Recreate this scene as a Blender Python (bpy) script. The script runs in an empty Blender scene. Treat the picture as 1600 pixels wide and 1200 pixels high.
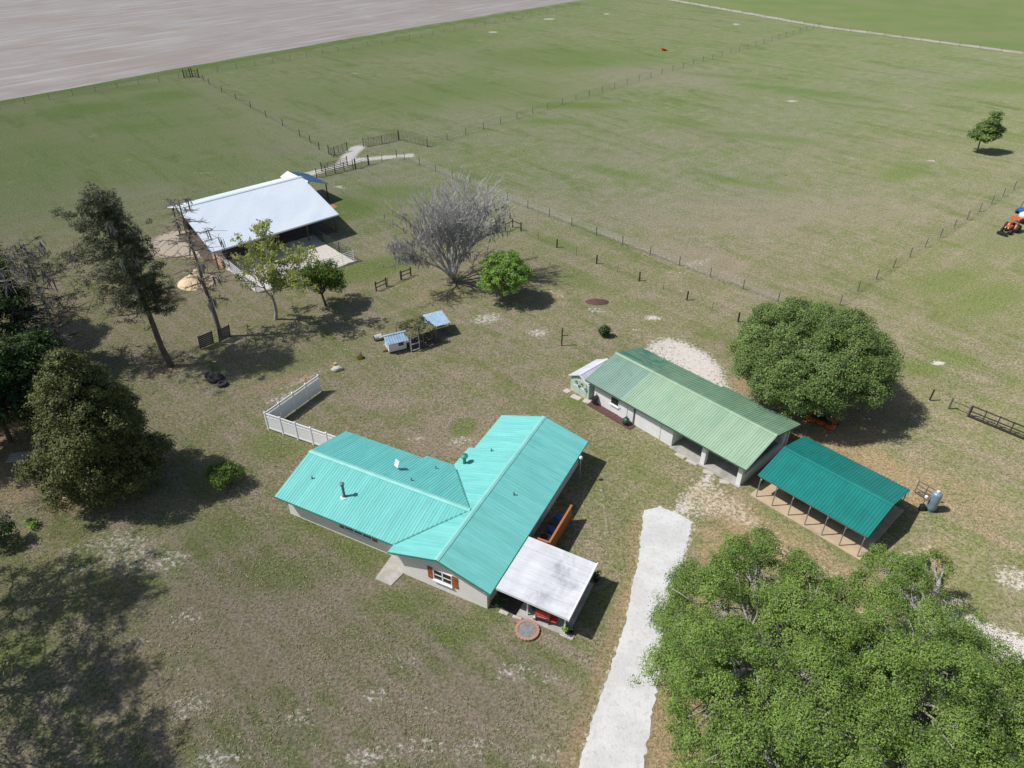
import bpy, bmesh, math, random
import numpy as np
from mathutils import Vector, Matrix

random.seed(7)
rng = np.random.default_rng(7)
scene = bpy.context.scene
COL = scene.collection

# ------------------------------------------------------------------ camera, world, sun, exposure
CAM_H, CAM_F, CAM_P = 40.0, 1109.0, 35.2          # metres, pixels (1600 wide), degrees below the horizon
cam_data = bpy.data.cameras.new('camera')
cam_data.sensor_width = 36.0
cam_data.lens = 36.0 * CAM_F / 1600.0
cam_data.clip_end = 8000
cam = bpy.data.objects.new('camera', cam_data)
cam.location = (0, 0, CAM_H)
cam.rotation_euler = (math.radians(90 - CAM_P), 0, 0)
COL.objects.link(cam)
scene.camera = cam

SUN_EL, SUN_AZ = math.radians(54), math.radians(5.5)   # azimuth: where shadows point, from +x
world = bpy.data.worlds.new('World')
scene.world = world
world.use_nodes = True
wn = world.node_tree
sky = wn.nodes.new('ShaderNodeTexSky')
sky.sky_type = 'NISHITA'
sky.sun_disc = False
sky.sun_elevation = SUN_EL
sky.sun_rotation = math.radians(-95.5)
sky.dust_density = 1.5
bg = wn.nodes['Background']
bg.inputs['Strength'].default_value = 0.085
wn.links.new(sky.outputs[0], bg.inputs['Color'])

sd = bpy.data.lights.new('sun', 'SUN')
sd.energy = 4.3
sd.angle = math.radians(0.55)
sd.color = (1.0, 0.97, 0.925)
sun = bpy.data.objects.new('sun', sd)
dvec = Vector((math.cos(SUN_AZ) * math.cos(SUN_EL), math.sin(SUN_AZ) * math.cos(SUN_EL), -math.sin(SUN_EL)))
sun.rotation_euler = dvec.to_track_quat('-Z', 'Y').to_euler()
sun.location = (-60, 0, 90)
COL.objects.link(sun)

vs = scene.view_settings
vs.view_transform = 'Standard'
vs.look = 'None'
vs.exposure = 0.06
vs.gamma = 1.0
vs.use_curve_mapping = False
scene.render.resolution_x = 1024
scene.render.resolution_y = 768

# ------------------------------------------------------------------ pixel -> place helpers
_t = math.radians(CAM_P)
FW = np.array([0, math.cos(_t), -math.sin(_t)]); UP = np.array([0, math.sin(_t), math.cos(_t)])
def P(x, y, z=0.0):
    """point at height z seen at photo pixel (x, y)"""
    d = FW * CAM_F + np.array([1.0, 0, 0]) * (x - 800) + UP * (600 - y)
    s = (CAM_H - z) / -d[2]
    return np.array([d[0] * s, d[1] * s, z])
def UV(az, u, v, z=0.0):
    a = math.radians(az)
    return np.array([math.cos(a) * u + math.sin(a) * v, math.sin(a) * u - math.cos(a) * v, z])

# ------------------------------------------------------------------ materials
MATS = {}
def new_mat(name):
    m = bpy.data.materials.new(name); m.use_nodes = True
    nt = m.node_tree
    b = nt.nodes['Principled BSDF']
    MATS[name] = m
    return m, nt, b
def N(nt, typ, **kw):
    n = nt.nodes.new(typ)
    for k, v in kw.items():
        setattr(n, k, v)
    return n
def mixc(nt, fac, a, b, blend='MIX'):
    n = N(nt, 'ShaderNodeMix', data_type='RGBA', blend_type=blend)
    n.clamp_factor = True
    for idx, val in ((0, fac), (6, a), (7, b)):
        if hasattr(val, 'links') or hasattr(val, 'is_linked'):
            nt.links.new(val, n.inputs[idx])
        else:
            n.inputs[idx].default_value = (*val, 1) if isinstance(val, tuple) and len(val) == 3 else val
    return n.outputs[2]
def math_n(nt, op, a, b=None, c=None, clamp=False):
    n = N(nt, 'ShaderNodeMath', operation=op); n.use_clamp = clamp
    for i, v in enumerate((a, b, c)):
        if v is None: continue
        if hasattr(v, 'is_linked'): nt.links.new(v, n.inputs[i])
        else: n.inputs[i].default_value = v
    return n.outputs[0]
def noise(nt, vec, scale, detail=4, rough=.55, dist=0):
    n = N(nt, 'ShaderNodeTexNoise')
    n.inputs['Scale'].default_value = scale; n.inputs['Detail'].default_value = detail
    n.inputs['Roughness'].default_value = rough; n.inputs['Distortion'].default_value = dist
    if vec is not None: nt.links.new(vec, n.inputs['Vector'])
    return n.outputs['Fac']
def ramp01(nt, val, lo, hi):
    n = N(nt, 'ShaderNodeMapRange', interpolation_type='SMOOTHSTEP')
    nt.links.new(val, n.inputs[0]); n.inputs[1].default_value = lo; n.inputs[2].default_value = hi
    return n.outputs[0]
def coords(nt, scale=(1, 1, 1), rotz=0):
    tc = N(nt, 'ShaderNodeTexCoord'); rt = N(nt, 'ShaderNodeMapping'); mp = N(nt, 'ShaderNodeMapping')
    rt.inputs['Rotation'].default_value = (0, 0, rotz)
    mp.inputs['Scale'].default_value = scale
    nt.links.new(tc.outputs['Object'], rt.inputs['Vector']); nt.links.new(rt.outputs[0], mp.inputs['Vector'])
    return mp.outputs[0]
def pmat(name, c1, c2=None, scale=2.0, rough=.7, metal=0.0, bump=0.0, stretch=(1, 1, 1), c3=None, lo=.35, hi=.65, spec=.5, bscale=None, island=0.0):
    m, nt, b = new_mat(name)
    c2 = c2 or tuple(x * .8 for x in c1)
    vec = coords(nt, stretch)
    f = noise(nt, vec, scale, 6, .6)
    col = mixc(nt, ramp01(nt, f, lo, hi), c1, c2)
    if c3:
        f2 = noise(nt, vec, scale * .37, 5, .65, .4)
        col = mixc(nt, ramp01(nt, f2, .55, .7), col, c3)
    if island:
        g = N(nt, 'ShaderNodeNewGeometry')
        v = math_n(nt, 'MULTIPLY_ADD', g.outputs['Random Per Island'], island, 1 - island / 2)
        mul = N(nt, 'ShaderNodeVectorMath', operation='SCALE')
        nt.links.new(col, mul.inputs[0]); nt.links.new(v, mul.inputs['Scale'])
        col = mul.outputs[0]
    nt.links.new(col, b.inputs['Base Color'])
    b.inputs['Roughness'].default_value = rough
    b.inputs['Metallic'].default_value = metal
    b.inputs['Specular IOR Level'].default_value = spec
    if bump:
        bp = N(nt, 'ShaderNodeBump'); bp.inputs['Strength'].default_value = bump; bp.inputs['Distance'].default_value = .02
        nt.links.new(noise(nt, vec, bscale or scale * 6, 5), bp.inputs['Height'])
        nt.links.new(bp.outputs[0], b.inputs['Normal'])
    return m
def leafmat(name, c_dark, c_light, trans=.3, rough=.6, dead=.05):
    m, nt, b = new_mat(name)
    g = N(nt, 'ShaderNodeNewGeometry')
    tc = N(nt, 'ShaderNodeTexCoord')
    n1 = noise(nt, tc.outputs['Object'], .55, 4, .6)
    f = math_n(nt, 'ADD', math_n(nt, 'MULTIPLY', g.outputs['Random Per Island'], .62), math_n(nt, 'MULTIPLY', ramp01(nt, n1, .32, .68), .45), clamp=True)
    col = mixc(nt, f, c_dark, c_light)
    col = mixc(nt, math_n(nt, 'GREATER_THAN', math_n(nt, 'FRACT', math_n(nt, 'MULTIPLY', g.outputs['Random Per Island'], 57.3)), 1 - dead), col, (.26, .24, .17))
    nt.links.new(col, b.inputs['Base Color'])
    b.inputs['Roughness'].default_value = rough
    b.inputs['Specular IOR Level'].default_value = .25
    tr = N(nt, 'ShaderNodeBsdfTranslucent'); nt.links.new(col, tr.inputs['Color'])
    mx = N(nt, 'ShaderNodeMixShader'); mx.inputs[0].default_value = trans
    nt.links.new(b.outputs[0], mx.inputs[1]); nt.links.new(tr.outputs[0], mx.inputs[2])
    nt.links.new(mx.outputs[0], nt.nodes['Material Output'].inputs['Surface'])
    return m

pmat('teal_roof', (.15, .505, .47), (.178, .545, .505), .9, .55, bump=.05, c3=(.125, .46, .435), stretch=(2.0, .3, 1))
pmat('teal_roof_wing', (.118, .465, .43), (.142, .505, .468), .9, .55, bump=.05, c3=(.165, .51, .495), stretch=(.3, 2.2, 1))
pmat('teal_trim', (.05, .25, .2), None, 2, .5)
pmat('teal_cap', (.2, .55, .50), (.27, .6, .56), 1.2, .45)
pmat('house_wall', (.82, .785, .735), (.78, .74, .69), 1.4, .9, bump=.15, c3=(.80, .755, .70))
pmat('white_paint', (.82, .82, .81), (.75, .75, .74), 1.5, .6)
pmat('vinyl', (.86, .87, .885), (.82, .835, .855), 1.2, .4)
pmat('shutter', (.42, .13, .035), (.30, .085, .025), 6, .7, stretch=(1, 1, .3))
pmat('fence_wood', (.46, .165, .06), (.33, .105, .035), 3, .75, stretch=(3, 3, .6), island=.35)
pmat('glass', (.02, .025, .03), (.03, .035, .04), 1, .08, spec=.8)
pmat('concrete', (.43, .41, .37), (.34, .32, .29), 1.6, .9, bump=.2, c3=(.25, .24, .21))
pmat('concrete_tan', (.52, .40, .27), (.44, .33, .22), .8, .9, bump=.2, c3=(.36, .27, .19))
pmat('porch_roof', (.66, .67, .69), (.58, .59, .62), .9, .55, c3=(.36, .37, .40), stretch=(.35, .9, 1))
pmat('dark_floor', (.075, .06, .055), (.05, .042, .04), 2, .9)
pmat('red_deck', (.125, .055, .05), (.09, .042, .04), 3, .85)
pmat('green_roof_new', (.315, .44, .31), (.285, .415, .285), .8, .5, c3=(.265, .41, .28), bump=.05)
pmat('green_roof_old', (.215, .33, .265), (.19, .305, .245), .7, .55, c3=(.14, .27, .21), bump=.05)
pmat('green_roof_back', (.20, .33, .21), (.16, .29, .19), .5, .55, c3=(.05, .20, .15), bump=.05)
pmat('green_trim', (.06, .13, .085), None, 2, .6)
pmat('carport_roof', (.009, .19, .165), (.012, .215, .185), .8, .45, c3=(.009, .175, .15), bump=.03)
pmat('galvanised', (.42, .43, .44), (.33, .34, .35), 3, .45, metal=.6)
pmat('barn_metal', (.62, .68, .74), (.57, .64, .71), .5, .45, metal=.1, c3=(.66, .71, .76), stretch=(1, .25, 1))
pmat('blue_metal', (.12, .24, .40), (.09, .19, .33), .8, .42, c3=(.17, .30, .46))
pmat('coop_metal', (.36, .49, .62), (.27, .40, .54), 2, .4, c3=(.45, .58, .68))
pmat('old_wood', (.17, .12, .08), (.11, .08, .055), 4, .9, stretch=(2, 2, .4))
pmat('dark_post', (.055, .045, .038), (.035, .03, .025), 4, .9)
pmat('grey_post', (.19, .17, .15), (.13, .115, .10), 4, .9)
pmat('wire', (.20, .20, .19), (.15, .15, .14), 4, .6, metal=.4)
pmat('pale_wire', (.46, .45, .42), (.36, .35, .33), 4, .6)
pmat('green_pipe', (.03, .055, .045), (.022, .04, .034), 4, .5)
pmat('brick_red', (.44, .25, .19), (.34, .18, .135), 5, .9, bump=.3, island=.6)
pmat('block_pink', (.50, .34, .24), (.40, .26, .19), 3, .9, bump=.3, island=.3)
pmat('grate', (.34, .35, .35), (.24, .25, .25), 5, .6, metal=.5)
pmat('ash', (.24, .245, .23), (.16, .17, .14), 4, 1)
pmat('red_paint', (.50, .055, .03), (.40, .04, .025), 3, .45)
pmat('orange_paint', (.66, .13, .03), (.55, .09, .02), 3, .4)
pmat('black_rubber', (.022, .022, .024), (.032, .032, .034), 5, .85)
pmat('black_paint', (.018, .018, .02), (.03, .03, .03), 3, .5)
pmat('blue_plastic', (.02, .09, .42), (.015, .06, .30), 2, .4)
pmat('green_plastic', (.02, .07, .045), (.015, .05, .035), 2, .5)
pmat('tank_blue', (.27, .37, .43), (.20, .29, .35), 2, .4, metal=.2, c3=(.22, .27, .28))
pmat('steel', (.45, .45, .46), (.36, .36, .37), 3, .35, metal=.8)
pmat('pipe_grey', (.14, .20, .20), (.10, .15, .15), 3, .5)
pmat('shed_green', (.46, .60, .53), (.40, .54, .47), 1.3, .7)
pmat('shed_roof', (.58, .60, .68), (.50, .52, .60), 1.2, .45)
pmat('wreath', (.12, .11, .07), (.2, .14, .1), 6, .9)
pmat('terracotta', (.40, .17, .08), (.32, .13, .06), 4, .9)
pmat('paving', (.56, .52, .46), (.46, .42, .37), 3, .9, bump=.2, island=.25)
pmat('bark_grey', (.25, .22, .19), (.16, .14, .12), 3, .95, bump=.5, stretch=(1, 1, .35))
pmat('bark_dark', (.15, .115, .095), (.09, .07, .058), 3, .95, bump=.5, stretch=(1, 1, .35))
pmat('bark_ash', (.52, .505, .495), (.37, .355, .35), 3, .95, stretch=(1, 1, .35))
pmat('bark_pale', (.40, .375, .34), (.28, .255, .23), 3, .95, bump=.4, stretch=(1, 1, .35))
pmat('moss', (.42, .41, .41), (.32, .31, .32), 3, 1, island=.5)
pmat('sandpile', (.64, .51, .33), (.56, .43, .27), 1.5, 1, bump=.6)
pmat('floor_shade', (.12, .09, .065), (.08, .062, .048), 1.2, 1)  # dark tone stands for the shade under the barn roof
pmat('brush', (.16, .115, .105), (.11, .08, .07), 3, 1, island=.5)
pmat('car_dark', (.03, .032, .036), (.04, .042, .046), 2, .25)
pmat('car_silver', (.25, .26, .27), (.22, .23, .24), 2, .3, metal=.5)
pmat('blue_car', (.03, .12, .45), (.025, .1, .38), 2, .3)
pmat('rock', (.52, .50, .47), (.4, .38, .36), 3, .95, bump=.5)
pmat('coop_top', (.105, .115, .05), (.145, .13, .085), 5, 1, bump=.8, c3=(.12, .10, .085))
pmat('yellow', (.6, .38, .03), None, 3, .7)
leafmat('leaf_oak', (.05, .112, .016), (.30, .435, .098), .25, dead=.06)
leafmat('leaf_oak_round', (.068, .125, .028), (.27, .38, .115), .28)
leafmat('leaf_bright', (.09, .19, .024), (.36, .57, .12), .3)
leafmat('leaf_spring', (.28, .34, .07), (.52, .56, .18), .5)
leafmat('leaf_shrub', (.05, .11, .014), (.17, .27, .04), .3)
leafmat('leaf_pine', (.045, .06, .03), (.155, .175, .095), .15)
leafmat('leaf_cedar', (.05, .065, .018), (.175, .195, .06), .18)
leafmat('leaf_dark', (.022, .05, .014), (.085, .15, .04), .22)

def sheets(name, axis, amt, w=.914):
    """each metal sheet has faded a little differently, and dirt has run down the slope"""
    nt = MATS[name].node_tree; b = nt.nodes['Principled BSDF']
    src = b.inputs['Base Color'].links[0].from_socket
    tc = N(nt, 'ShaderNodeTexCoord'); sp = N(nt, 'ShaderNodeSeparateXYZ'); nt.links.new(tc.outputs['Object'], sp.inputs[0])
    cell = math_n(nt, 'FLOOR', math_n(nt, 'DIVIDE', sp.outputs[axis], w))
    wn_ = N(nt, 'ShaderNodeTexWhiteNoise', noise_dimensions='1D'); nt.links.new(cell, wn_.inputs['W'])
    f = math_n(nt, 'MULTIPLY_ADD', wn_.outputs['Value'], amt * 2, 1 - amt)
    run_n = noise(nt, coords(nt, (3.5, .25, 1) if axis == 0 else (.25, 3.5, 1)), 1.0, 5, .7)
    f = math_n(nt, 'MULTIPLY', f, math_n(nt, 'MULTIPLY_ADD', ramp01(nt, run_n, .35, .7), -.13, 1.05))
    vm_ = N(nt, 'ShaderNodeVectorMath', operation='SCALE'); nt.links.new(src, vm_.inputs[0]); nt.links.new(f, vm_.inputs['Scale'])
    nt.links.new(vm_.outputs[0], b.inputs['Base Color'])
for nm, ax, am in (('teal_roof', 0, .035), ('teal_roof_wing', 1, .035), ('green_roof_new', 0, .04), ('green_roof_old', 0, .05), ('green_roof_back', 0, .06), ('carport_roof', 0, .04), ('porch_roof', 0, .02)): sheets(nm, ax, am)

# ------------------------------------------------------------------ mesh helpers
class MB:
    def __init__(s):
        s.v = []; s.f = []
    def quad(s, *pts):
        i = len(s.v); s.v += [tuple(p) for p in pts]; s.f.append(tuple(range(i, i + len(pts))))
        return s
    def box(s, x0, x1, y0, y1, z0, z1):
        i = len(s.v)
        s.v += [(x0, y0, z0), (x1, y0, z0), (x1, y1, z0), (x0, y1, z0), (x0, y0, z1), (x1, y0, z1), (x1, y1, z1), (x0, y1, z1)]
        s.f += [tuple(i + k for k in q) for q in ((0, 3, 2, 1), (4, 5, 6, 7), (0, 1, 5, 4), (1, 2, 6, 5), (2, 3, 7, 6), (3, 0, 4, 7))]
        return s
    def beam(s, a, b, w, h=None, up=(0, 0, 1)):
        """rectangular bar from a to b, w across, h along up"""
        h = h or w
        a = Vector(a); b = Vector(b); d = (b - a).normalized(); up = Vector(up)
        if abs(d.dot(up)) > .98: up = Vector((1, 0, 0))
        r = d.cross(up).normalized(); u = r.cross(d).normalized()
        i = len(s.v)
        for c in (a, b):
            for sx, sy in ((-1, -1), (1, -1), (1, 1), (-1, 1)):
                s.v.append(tuple(c + r * (sx * w / 2) + u * (sy * h / 2)))
        s.f += [tuple(i + k for k in q) for q in ((0, 1, 2, 3), (7, 6, 5, 4), (0, 4, 5, 1), (1, 5, 6, 2), (2, 6, 7, 3), (3, 7, 4, 0))]
        return s
    def tube(s, a, b, r0, r1=None, n=8, caps=True):
        r1 = r0 if r1 is None else r1
        a = Vector(a); b = Vector(b); d = (b - a)
        if d.length < 1e-6: return s
        d.normalize()
        t = Vector((0, 0, 1)) if abs(d.z) < .95 else Vector((1, 0, 0))
        x = d.cross(t).normalized(); y = d.cross(x)
        i = len(s.v)
        for c, r in ((a, r0), (b, r1)):
            for k in range(n):
                g = 2 * math.pi * k / n
                s.v.append(tuple(c + x * (math.cos(g) * r) + y * (math.sin(g) * r)))
        for k in range(n):
            s.f.append((i + k, i + (k + 1) % n, i + n + (k + 1) % n, i + n + k))
        if caps:
            s.f.append(tuple(i + k for k in reversed(range(n)))); s.f.append(tuple(i + n + k for k in range(n)))
        return s
    def lathe(s, prof, n=16, c=(0, 0, 0), axis='z'):
        i = len(s.v)
        for (r, z) in prof:
            for k in range(n):
                g = 2 * math.pi * k / n
                p = (math.cos(g) * r, math.sin(g) * r, z)
                if axis == 'x': p = (z, p[0], p[1])
                if axis == 'y': p = (p[0], z, p[1])
                s.v.append((c[0] + p[0], c[1] + p[1], c[2] + p[2]))
        m = len(prof)
        for j in range(m - 1):
            for k in range(n):
                s.f.append((i + j * n + k, i + j * n + (k + 1) % n, i + (j + 1) * n + (k + 1) % n, i + (j + 1) * n + k))
        s.f.append(tuple(i + k for k in reversed(range(n)))); s.f.append(tuple(i + (m - 1) * n + k for k in range(n)))
        return s
    def prism(s, poly, z0, z1):
        i = len(s.v); n = len(poly)
        s.v += [(p[0], p[1], z0) for p in poly] + [(p[0], p[1], z1) for p in poly]
        s.f.append(tuple(i + k for k in reversed(range(n)))); s.f.append(tuple(i + n + k for k in range(n)))
        for k in range(n): s.f.append((i + k, i + (k + 1) % n, i + n + (k + 1) % n, i + n + k))
        return s
    def extr(s, poly, axis, a0, a1):
        """polygon of (p, q) in the plane across axis, extruded along it"""
        i = len(s.v); n = len(poly)
        for a in (a0, a1):
            for p, q in poly:
                s.v.append((a, p, q) if axis == 'x' else (p, a, q))
        s.f.append(tuple(i + k for k in reversed(range(n)))); s.f.append(tuple(i + n + k for k in range(n)))
        for k in range(n): s.f.append((i + k, i + (k + 1) % n, i + n + (k + 1) % n, i + n + k))
        return s
    def blob(s, c, r, n=10, m=7, jit=.12, seed=0):
        rr = random.Random(seed)
        prof = []
        i = len(s.v)
        for j in range(m + 1):
            th = math.pi * j / m
            for k in range(n):
                g = 2 * math.pi * k / n
                q = 1 + rr.uniform(-jit, jit)
                s.v.append((c[0] + r[0] * q * math.sin(th) * math.cos(g), c[1] + r[1] * q * math.sin(th) * math.sin(g), c[2] + r[2] * q * math.cos(th)))
        for j in range(m):
            for k in range(n):
                s.f.append((i + j * n + k, i + (j + 1) * n + k, i + (j + 1) * n + (k + 1) % n, i + j * n + (k + 1) % n))
        return s
    def mesh(s, name, mat, smooth=False):
        me = bpy.data.meshes.new(name)
        me.from_pydata([tuple(map(float, p)) for p in s.v], [], s.f)
        me.materials.append(MATS[mat])
        bm = bmesh.new(); bm.from_mesh(me)
        bmesh.ops.recalc_face_normals(bm, faces=bm.faces)
        bm.to_mesh(me); bm.free()
        if smooth:
            for p in me.polygons: p.use_smooth = True
        return me
    def build(s, name, mat, parent=None, smooth=False, bevel=0):
        o = bpy.data.objects.new(name, s.mesh(name, mat, smooth))
        COL.objects.link(o)
        if parent is not None: o.parent = parent
        if bevel:
            md = o.modifiers.new('bevel', 'BEVEL'); md.width = bevel; md.segments = 2; md.limit_method = 'ANGLE'
        return o

def tag(o, label=None, cat=None, group=None, kind=None):
    if label: o['label'] = label
    if cat: o['category'] = cat
    if group: o['group'] = group
    if kind: o['kind'] = kind
    return o
def thing(name, label, cat, loc=(0, 0, 0), rz=0.0, group=None):
    o = bpy.data.objects.new(name, None)
    o.empty_display_size = .3
    COL.objects.link(o)
    o.location = tuple(map(float, loc)); o.rotation_euler = (0, 0, rz)
    return tag(o, label, cat, group)
def share(name, me, parent, loc=(0, 0, 0), rot=(0, 0, 0), scale=(1, 1, 1)):
    o = bpy.data.objects.new(name, me); COL.objects.link(o); o.parent = parent
    o.location = tuple(map(float, loc)); o.rotation_euler = rot; o.scale = scale
    return o
def copy_tree(o, parent=None):
    c = o.copy(); COL.objects.link(c)
    if parent is not None: c.parent = parent
    for ch in list(o.children): copy_tree(ch, c)
    return c
def np_mesh(name, verts, faces_n, mat):
    """verts (n*k,3) with one k-gon for every k consecutive verts"""
    k = faces_n; nv = len(verts); nf = nv // k
    me = bpy.data.meshes.new(name)
    me.vertices.add(nv); me.loops.add(nv); me.polygons.add(nf)
    me.vertices.foreach_set('co', verts.astype(np.float32).ravel())
    me.loops.foreach_set('vertex_index', np.arange(nv, dtype=np.int32))
    me.polygons.foreach_set('loop_start', np.arange(0, nv, k, dtype=np.int32))
    me.update(calc_edges=True)
    me.materials.append(MATS[mat])
    return me

# ------------------------------------------------------------------ GROUND
def axis_vals(lo, hi, step, far_lo, far_hi, growth):
    mid = list(np.arange(lo, hi + 1e-6, step))
    s = step; x = hi; out = []
    while x < far_hi:
        s *= growth; x += s; out.append(x)
    s = step; x = lo; left = []
    while x > far_lo:
        s *= growth; x -= s; left.append(x)
    return np.array(left[::-1] + mid + out)
gx = axis_vals(-60, 60, .6, -4000, 4000, 1.035)
gy = axis_vals(10, 105, .6, -900, 6000, 1.03)
GX, GY = np.meshgrid(gx, gy)
nx, ny = len(gx), len(gy)
gxy = np.stack([GX.ravel(), GY.ravel()], 1)
masks = {k: np.zeros(len(gxy)) for k in ('sand', 'tan', 'lush', 'bare', 'lawn', 'straw_lit')}
def blob_mask(kind, px, py, rx, ry=None, rot=0, s=1.0):
    ry = ry or rx
    c = P(px, py)[:2]; d = gxy - c; a = math.radians(rot)
    q = np.sqrt(((d[:, 0] * math.cos(a) + d[:, 1] * math.sin(a)) / rx) ** 2 + ((-d[:, 0] * math.sin(a) + d[:, 1] * math.cos(a)) / ry) ** 2)
    masks[kind] = np.maximum(masks[kind], s * np.clip(1.5 - q, 0, 1))
def stroke(kind, pts, w, s=1.0):
    pts = [P(*p)[:2] for p in pts]
    best = np.full(len(gxy), 1e9)
    for a, b in zip(pts[:-1], pts[1:]):
        ab = b - a; t = np.clip(((gxy - a) @ ab) / (ab @ ab), 0, 1)
        best = np.minimum(best, np.linalg.norm(gxy - (a + t[:, None] * ab), axis=1))
    masks[kind] = np.maximum(masks[kind], s * np.clip(1.5 - best / w, 0, 1))
def poly_mask(kind, pts, soft=1.0, s=1.0):
    pts = np.array([P(*p)[:2] for p in pts])
    inside = np.zeros(len(gxy), bool); best = np.full(len(gxy), 1e9)
    for a, b in zip(pts, np.roll(pts, -1, 0)):
        ab = b - a; t = np.clip(((gxy - a) @ ab) / (ab @ ab), 0, 1)
        best = np.minimum(best, np.linalg.norm(gxy - (a + t[:, None] * ab), axis=1))
        cond = (a[1] > gxy[:, 1]) != (b[1] > gxy[:, 1])
        xint = a[0] + (gxy[:, 1] - a[1]) / (b[1] - a[1] + 1e-12) * (b[0] - a[0])
        inside ^= cond & (gxy[:, 0] < xint)
    sdv = np.where(inside, best, -best)
    masks[kind] = np.maximum(masks[kind], s * np.clip(.5 + sdv / soft, 0, 1))

# white sand
poly_mask('sand', [(1000, 548), (1012, 532), (1040, 524), (1070, 530), (1110, 550), (1135, 575), (1150, 610), (1130, 622), (1060, 580)], 2.6, .92)
poly_mask('sand', [(1060, 745), (1100, 735), (1165, 775), (1250, 850), (1340, 900), (1400, 960), (1380, 985), (1250, 900), (1170, 840), (1090, 800)], 2.6, .66)
poly_mask('sand', [(1385, 870), (1420, 855), (1462, 840), (1470, 870), (1440, 905), (1400, 930), (1370, 890)], 2.2, .78)
blob_mask('sand', 1590, 905, 2.2, 1.6, 0, .7); blob_mask('sand', 1475, 945, 2.5, 1, 20, .62); blob_mask('sand', 1420, 990, 2.5, 1.5, 0, .65)
stroke('sand', [(1500, 980), (1560, 1005), (1640, 1030), (1700, 1060)], 1.5, 1)
poly_mask('sand', [(1036, 800), (1056, 765), (1098, 738), (1165, 778), (1150, 815), (1088, 818)], 1.8, .68)
stroke('sand', [(1062, 800), (1085, 770), (1110, 745)], .55, .8); stroke('sand', [(1100, 790), (1125, 765)], .5, .7)
for b in ((200, 862, 4.62, 2.53, 150, 0.58), (250, 880, 2.86, 1.61, 20, 0.58), (140, 850, 2.75, 1.38, 30, 0.51), (120, 890, 2.20, 0.92, 0, 0.56), (290, 965, 1.65, 1.15, 0, 0.56), (215, 1005, 1.32, 0.69, 0, 0.56), (300, 1102, 1.76, 1.26, 20, 0.58), (340, 1190, 2.20, 1.03, 0, 0.61), (470, 1122, 1.32, 0.92, 0, 0.56), (280, 1050, 1.98, 0.69, 0, 0.48), (805, 1050, 1.65, 0.92, 10, 0.58), (860, 1060, 1.76, 0.92, 0, 0.48), (590, 1090, 1.32, 0.92, 0, 0.56), (670, 1110, 1.10, 0.57, 0, 0.51), (630, 1030, 1.76, 1.03, 0, 0.48), (575, 1185, 2.42, 0.92, 0, 0.58), (660, 1165, 2.64, 0.92, 0, 0.52), (740, 1170, 1.98, 1.03, 0, 0.52), (850, 1180, 2.20, 0.80, 0, 0.51), (772, 1075, 1.10, 0.57, 0, 0.48), (440, 1180, 1.98, 0.92, 0, 0.48), (1020, 497, 1.30, 0.80, 0, 0.80), (995, 515, 1.20, 0.60, 0, 0.60), (840, 520, 1.60, 1.10, 0, 0.68), (870, 460, 2.20, 0.70, -45, 0.62), (928, 485, 1.60, 0.90, 0, 0.60), (760, 498, 2.40, 1.60, 20, 0.66), (945, 490, 2.00, 1.00, -30, 0.50), (955, 575, 1.60, 0.70, 0, 0.60), (1190, 375, 3.00, 1.00, 0, 0.50), (1090, 410, 4.00, 1.20, 30, 0.55), (1060, 425, 3.00, 1.00, 0, 0.50), (1230, 350, 2.50, 0.80, 0, 0.45), (1035, 385, 3.00, 1.20, 0, 0.45), (145, 213, 2.20, 1.00, 0, 0.76), (85, 242, 0.83, 0.50, 0, 0.74), (555, 209, 1.10, 0.80, 0, 0.82), (320, 270, 2.20, 0.80, 0, 0.59), (530, 292, 1.43, 0.65, -30, 0.82), (1236, 157, 1.93, 1.25, 0, 0.82), (1218, 168, 1.10, 0.75, 0, 0.82), (1188, 178, 0.88, 0.60, 0, 0.74), (1170, 156, 1.10, 0.75, 0, 0.64), (1455, 251, 1.21, 0.50, 0, 0.82), (1458, 262, 0.55, 0.30, 0, 0.74), (1330, 248, 1.10, 0.40, 0, 0.64), (1465, 567, 0.90, 0.60, 0, 0.95), (1448, 46, 2.75, 1.50, 0, 0.82), (1150, 38, 1.65, 1.25, 0, 0.82), (960, 19, 2.75, 2.00, 0, 0.74), (948, 22, 1.65, 1.50, 0, 0.74), (858, 30, 2.75, 2.00, 0, 0.79), (880, 16, 1.65, 1.50, 0, 0.74), (770, 50, 2.20, 1.25, 0, 0.79), (750, 62, 2.75, 2.00, 0, 0.59), (555, 114, 2.20, 1.00, 0, 0.64), (483, 130, 1.10, 0.75, 0, 0.82), (975, 645, 2.00, 0.70, 0, 0.50), (935, 735, 1.50, 0.80, 0, 0.44), (700, 650, 2.40, 1.60, 0, 0.45), (720, 690, 1.60, 1.00, 0, 0.60), (650, 685, 1.40, 0.70, 0, 0.60), (440, 620, 3.20, 0.70, 42, 0.60), (470, 595, 3.00, 0.60, 42, 0.62), (510, 575, 2.20, 0.50, 42, 0.50), (590, 520, 1.50, 0.60, 20, 0.50), (600, 605, 1.50, 0.80, 0, 0.45), (940, 780, 0.60, 3.00, 0, 0.50), (945, 830, 0.55, 1.84, 0, 0.48)):
    blob_mask('sand', *b)
# lane by the far gates, cow trail along the fence
stroke('sand', [(470, 275), (520, 262), (560, 250), (600, 246), (640, 243)], 1.3, .95)
stroke('sand', [(535, 258), (548, 240), (560, 230)], 1.6, .95)
stroke('sand', [(640, 243), (660, 258), (690, 270), (760, 296), (890, 345), (1000, 388), (1110, 430), (1200, 465)], .5, .56)
stroke('sand', [(1006, 797), (999, 870), (978, 970), (930, 1110), (903, 1200)], .4, .62); stroke('sand', [(1055, 800), (1082, 817), (1066, 880), (1045, 950), (1030, 1060)], .5, .66)
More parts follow.
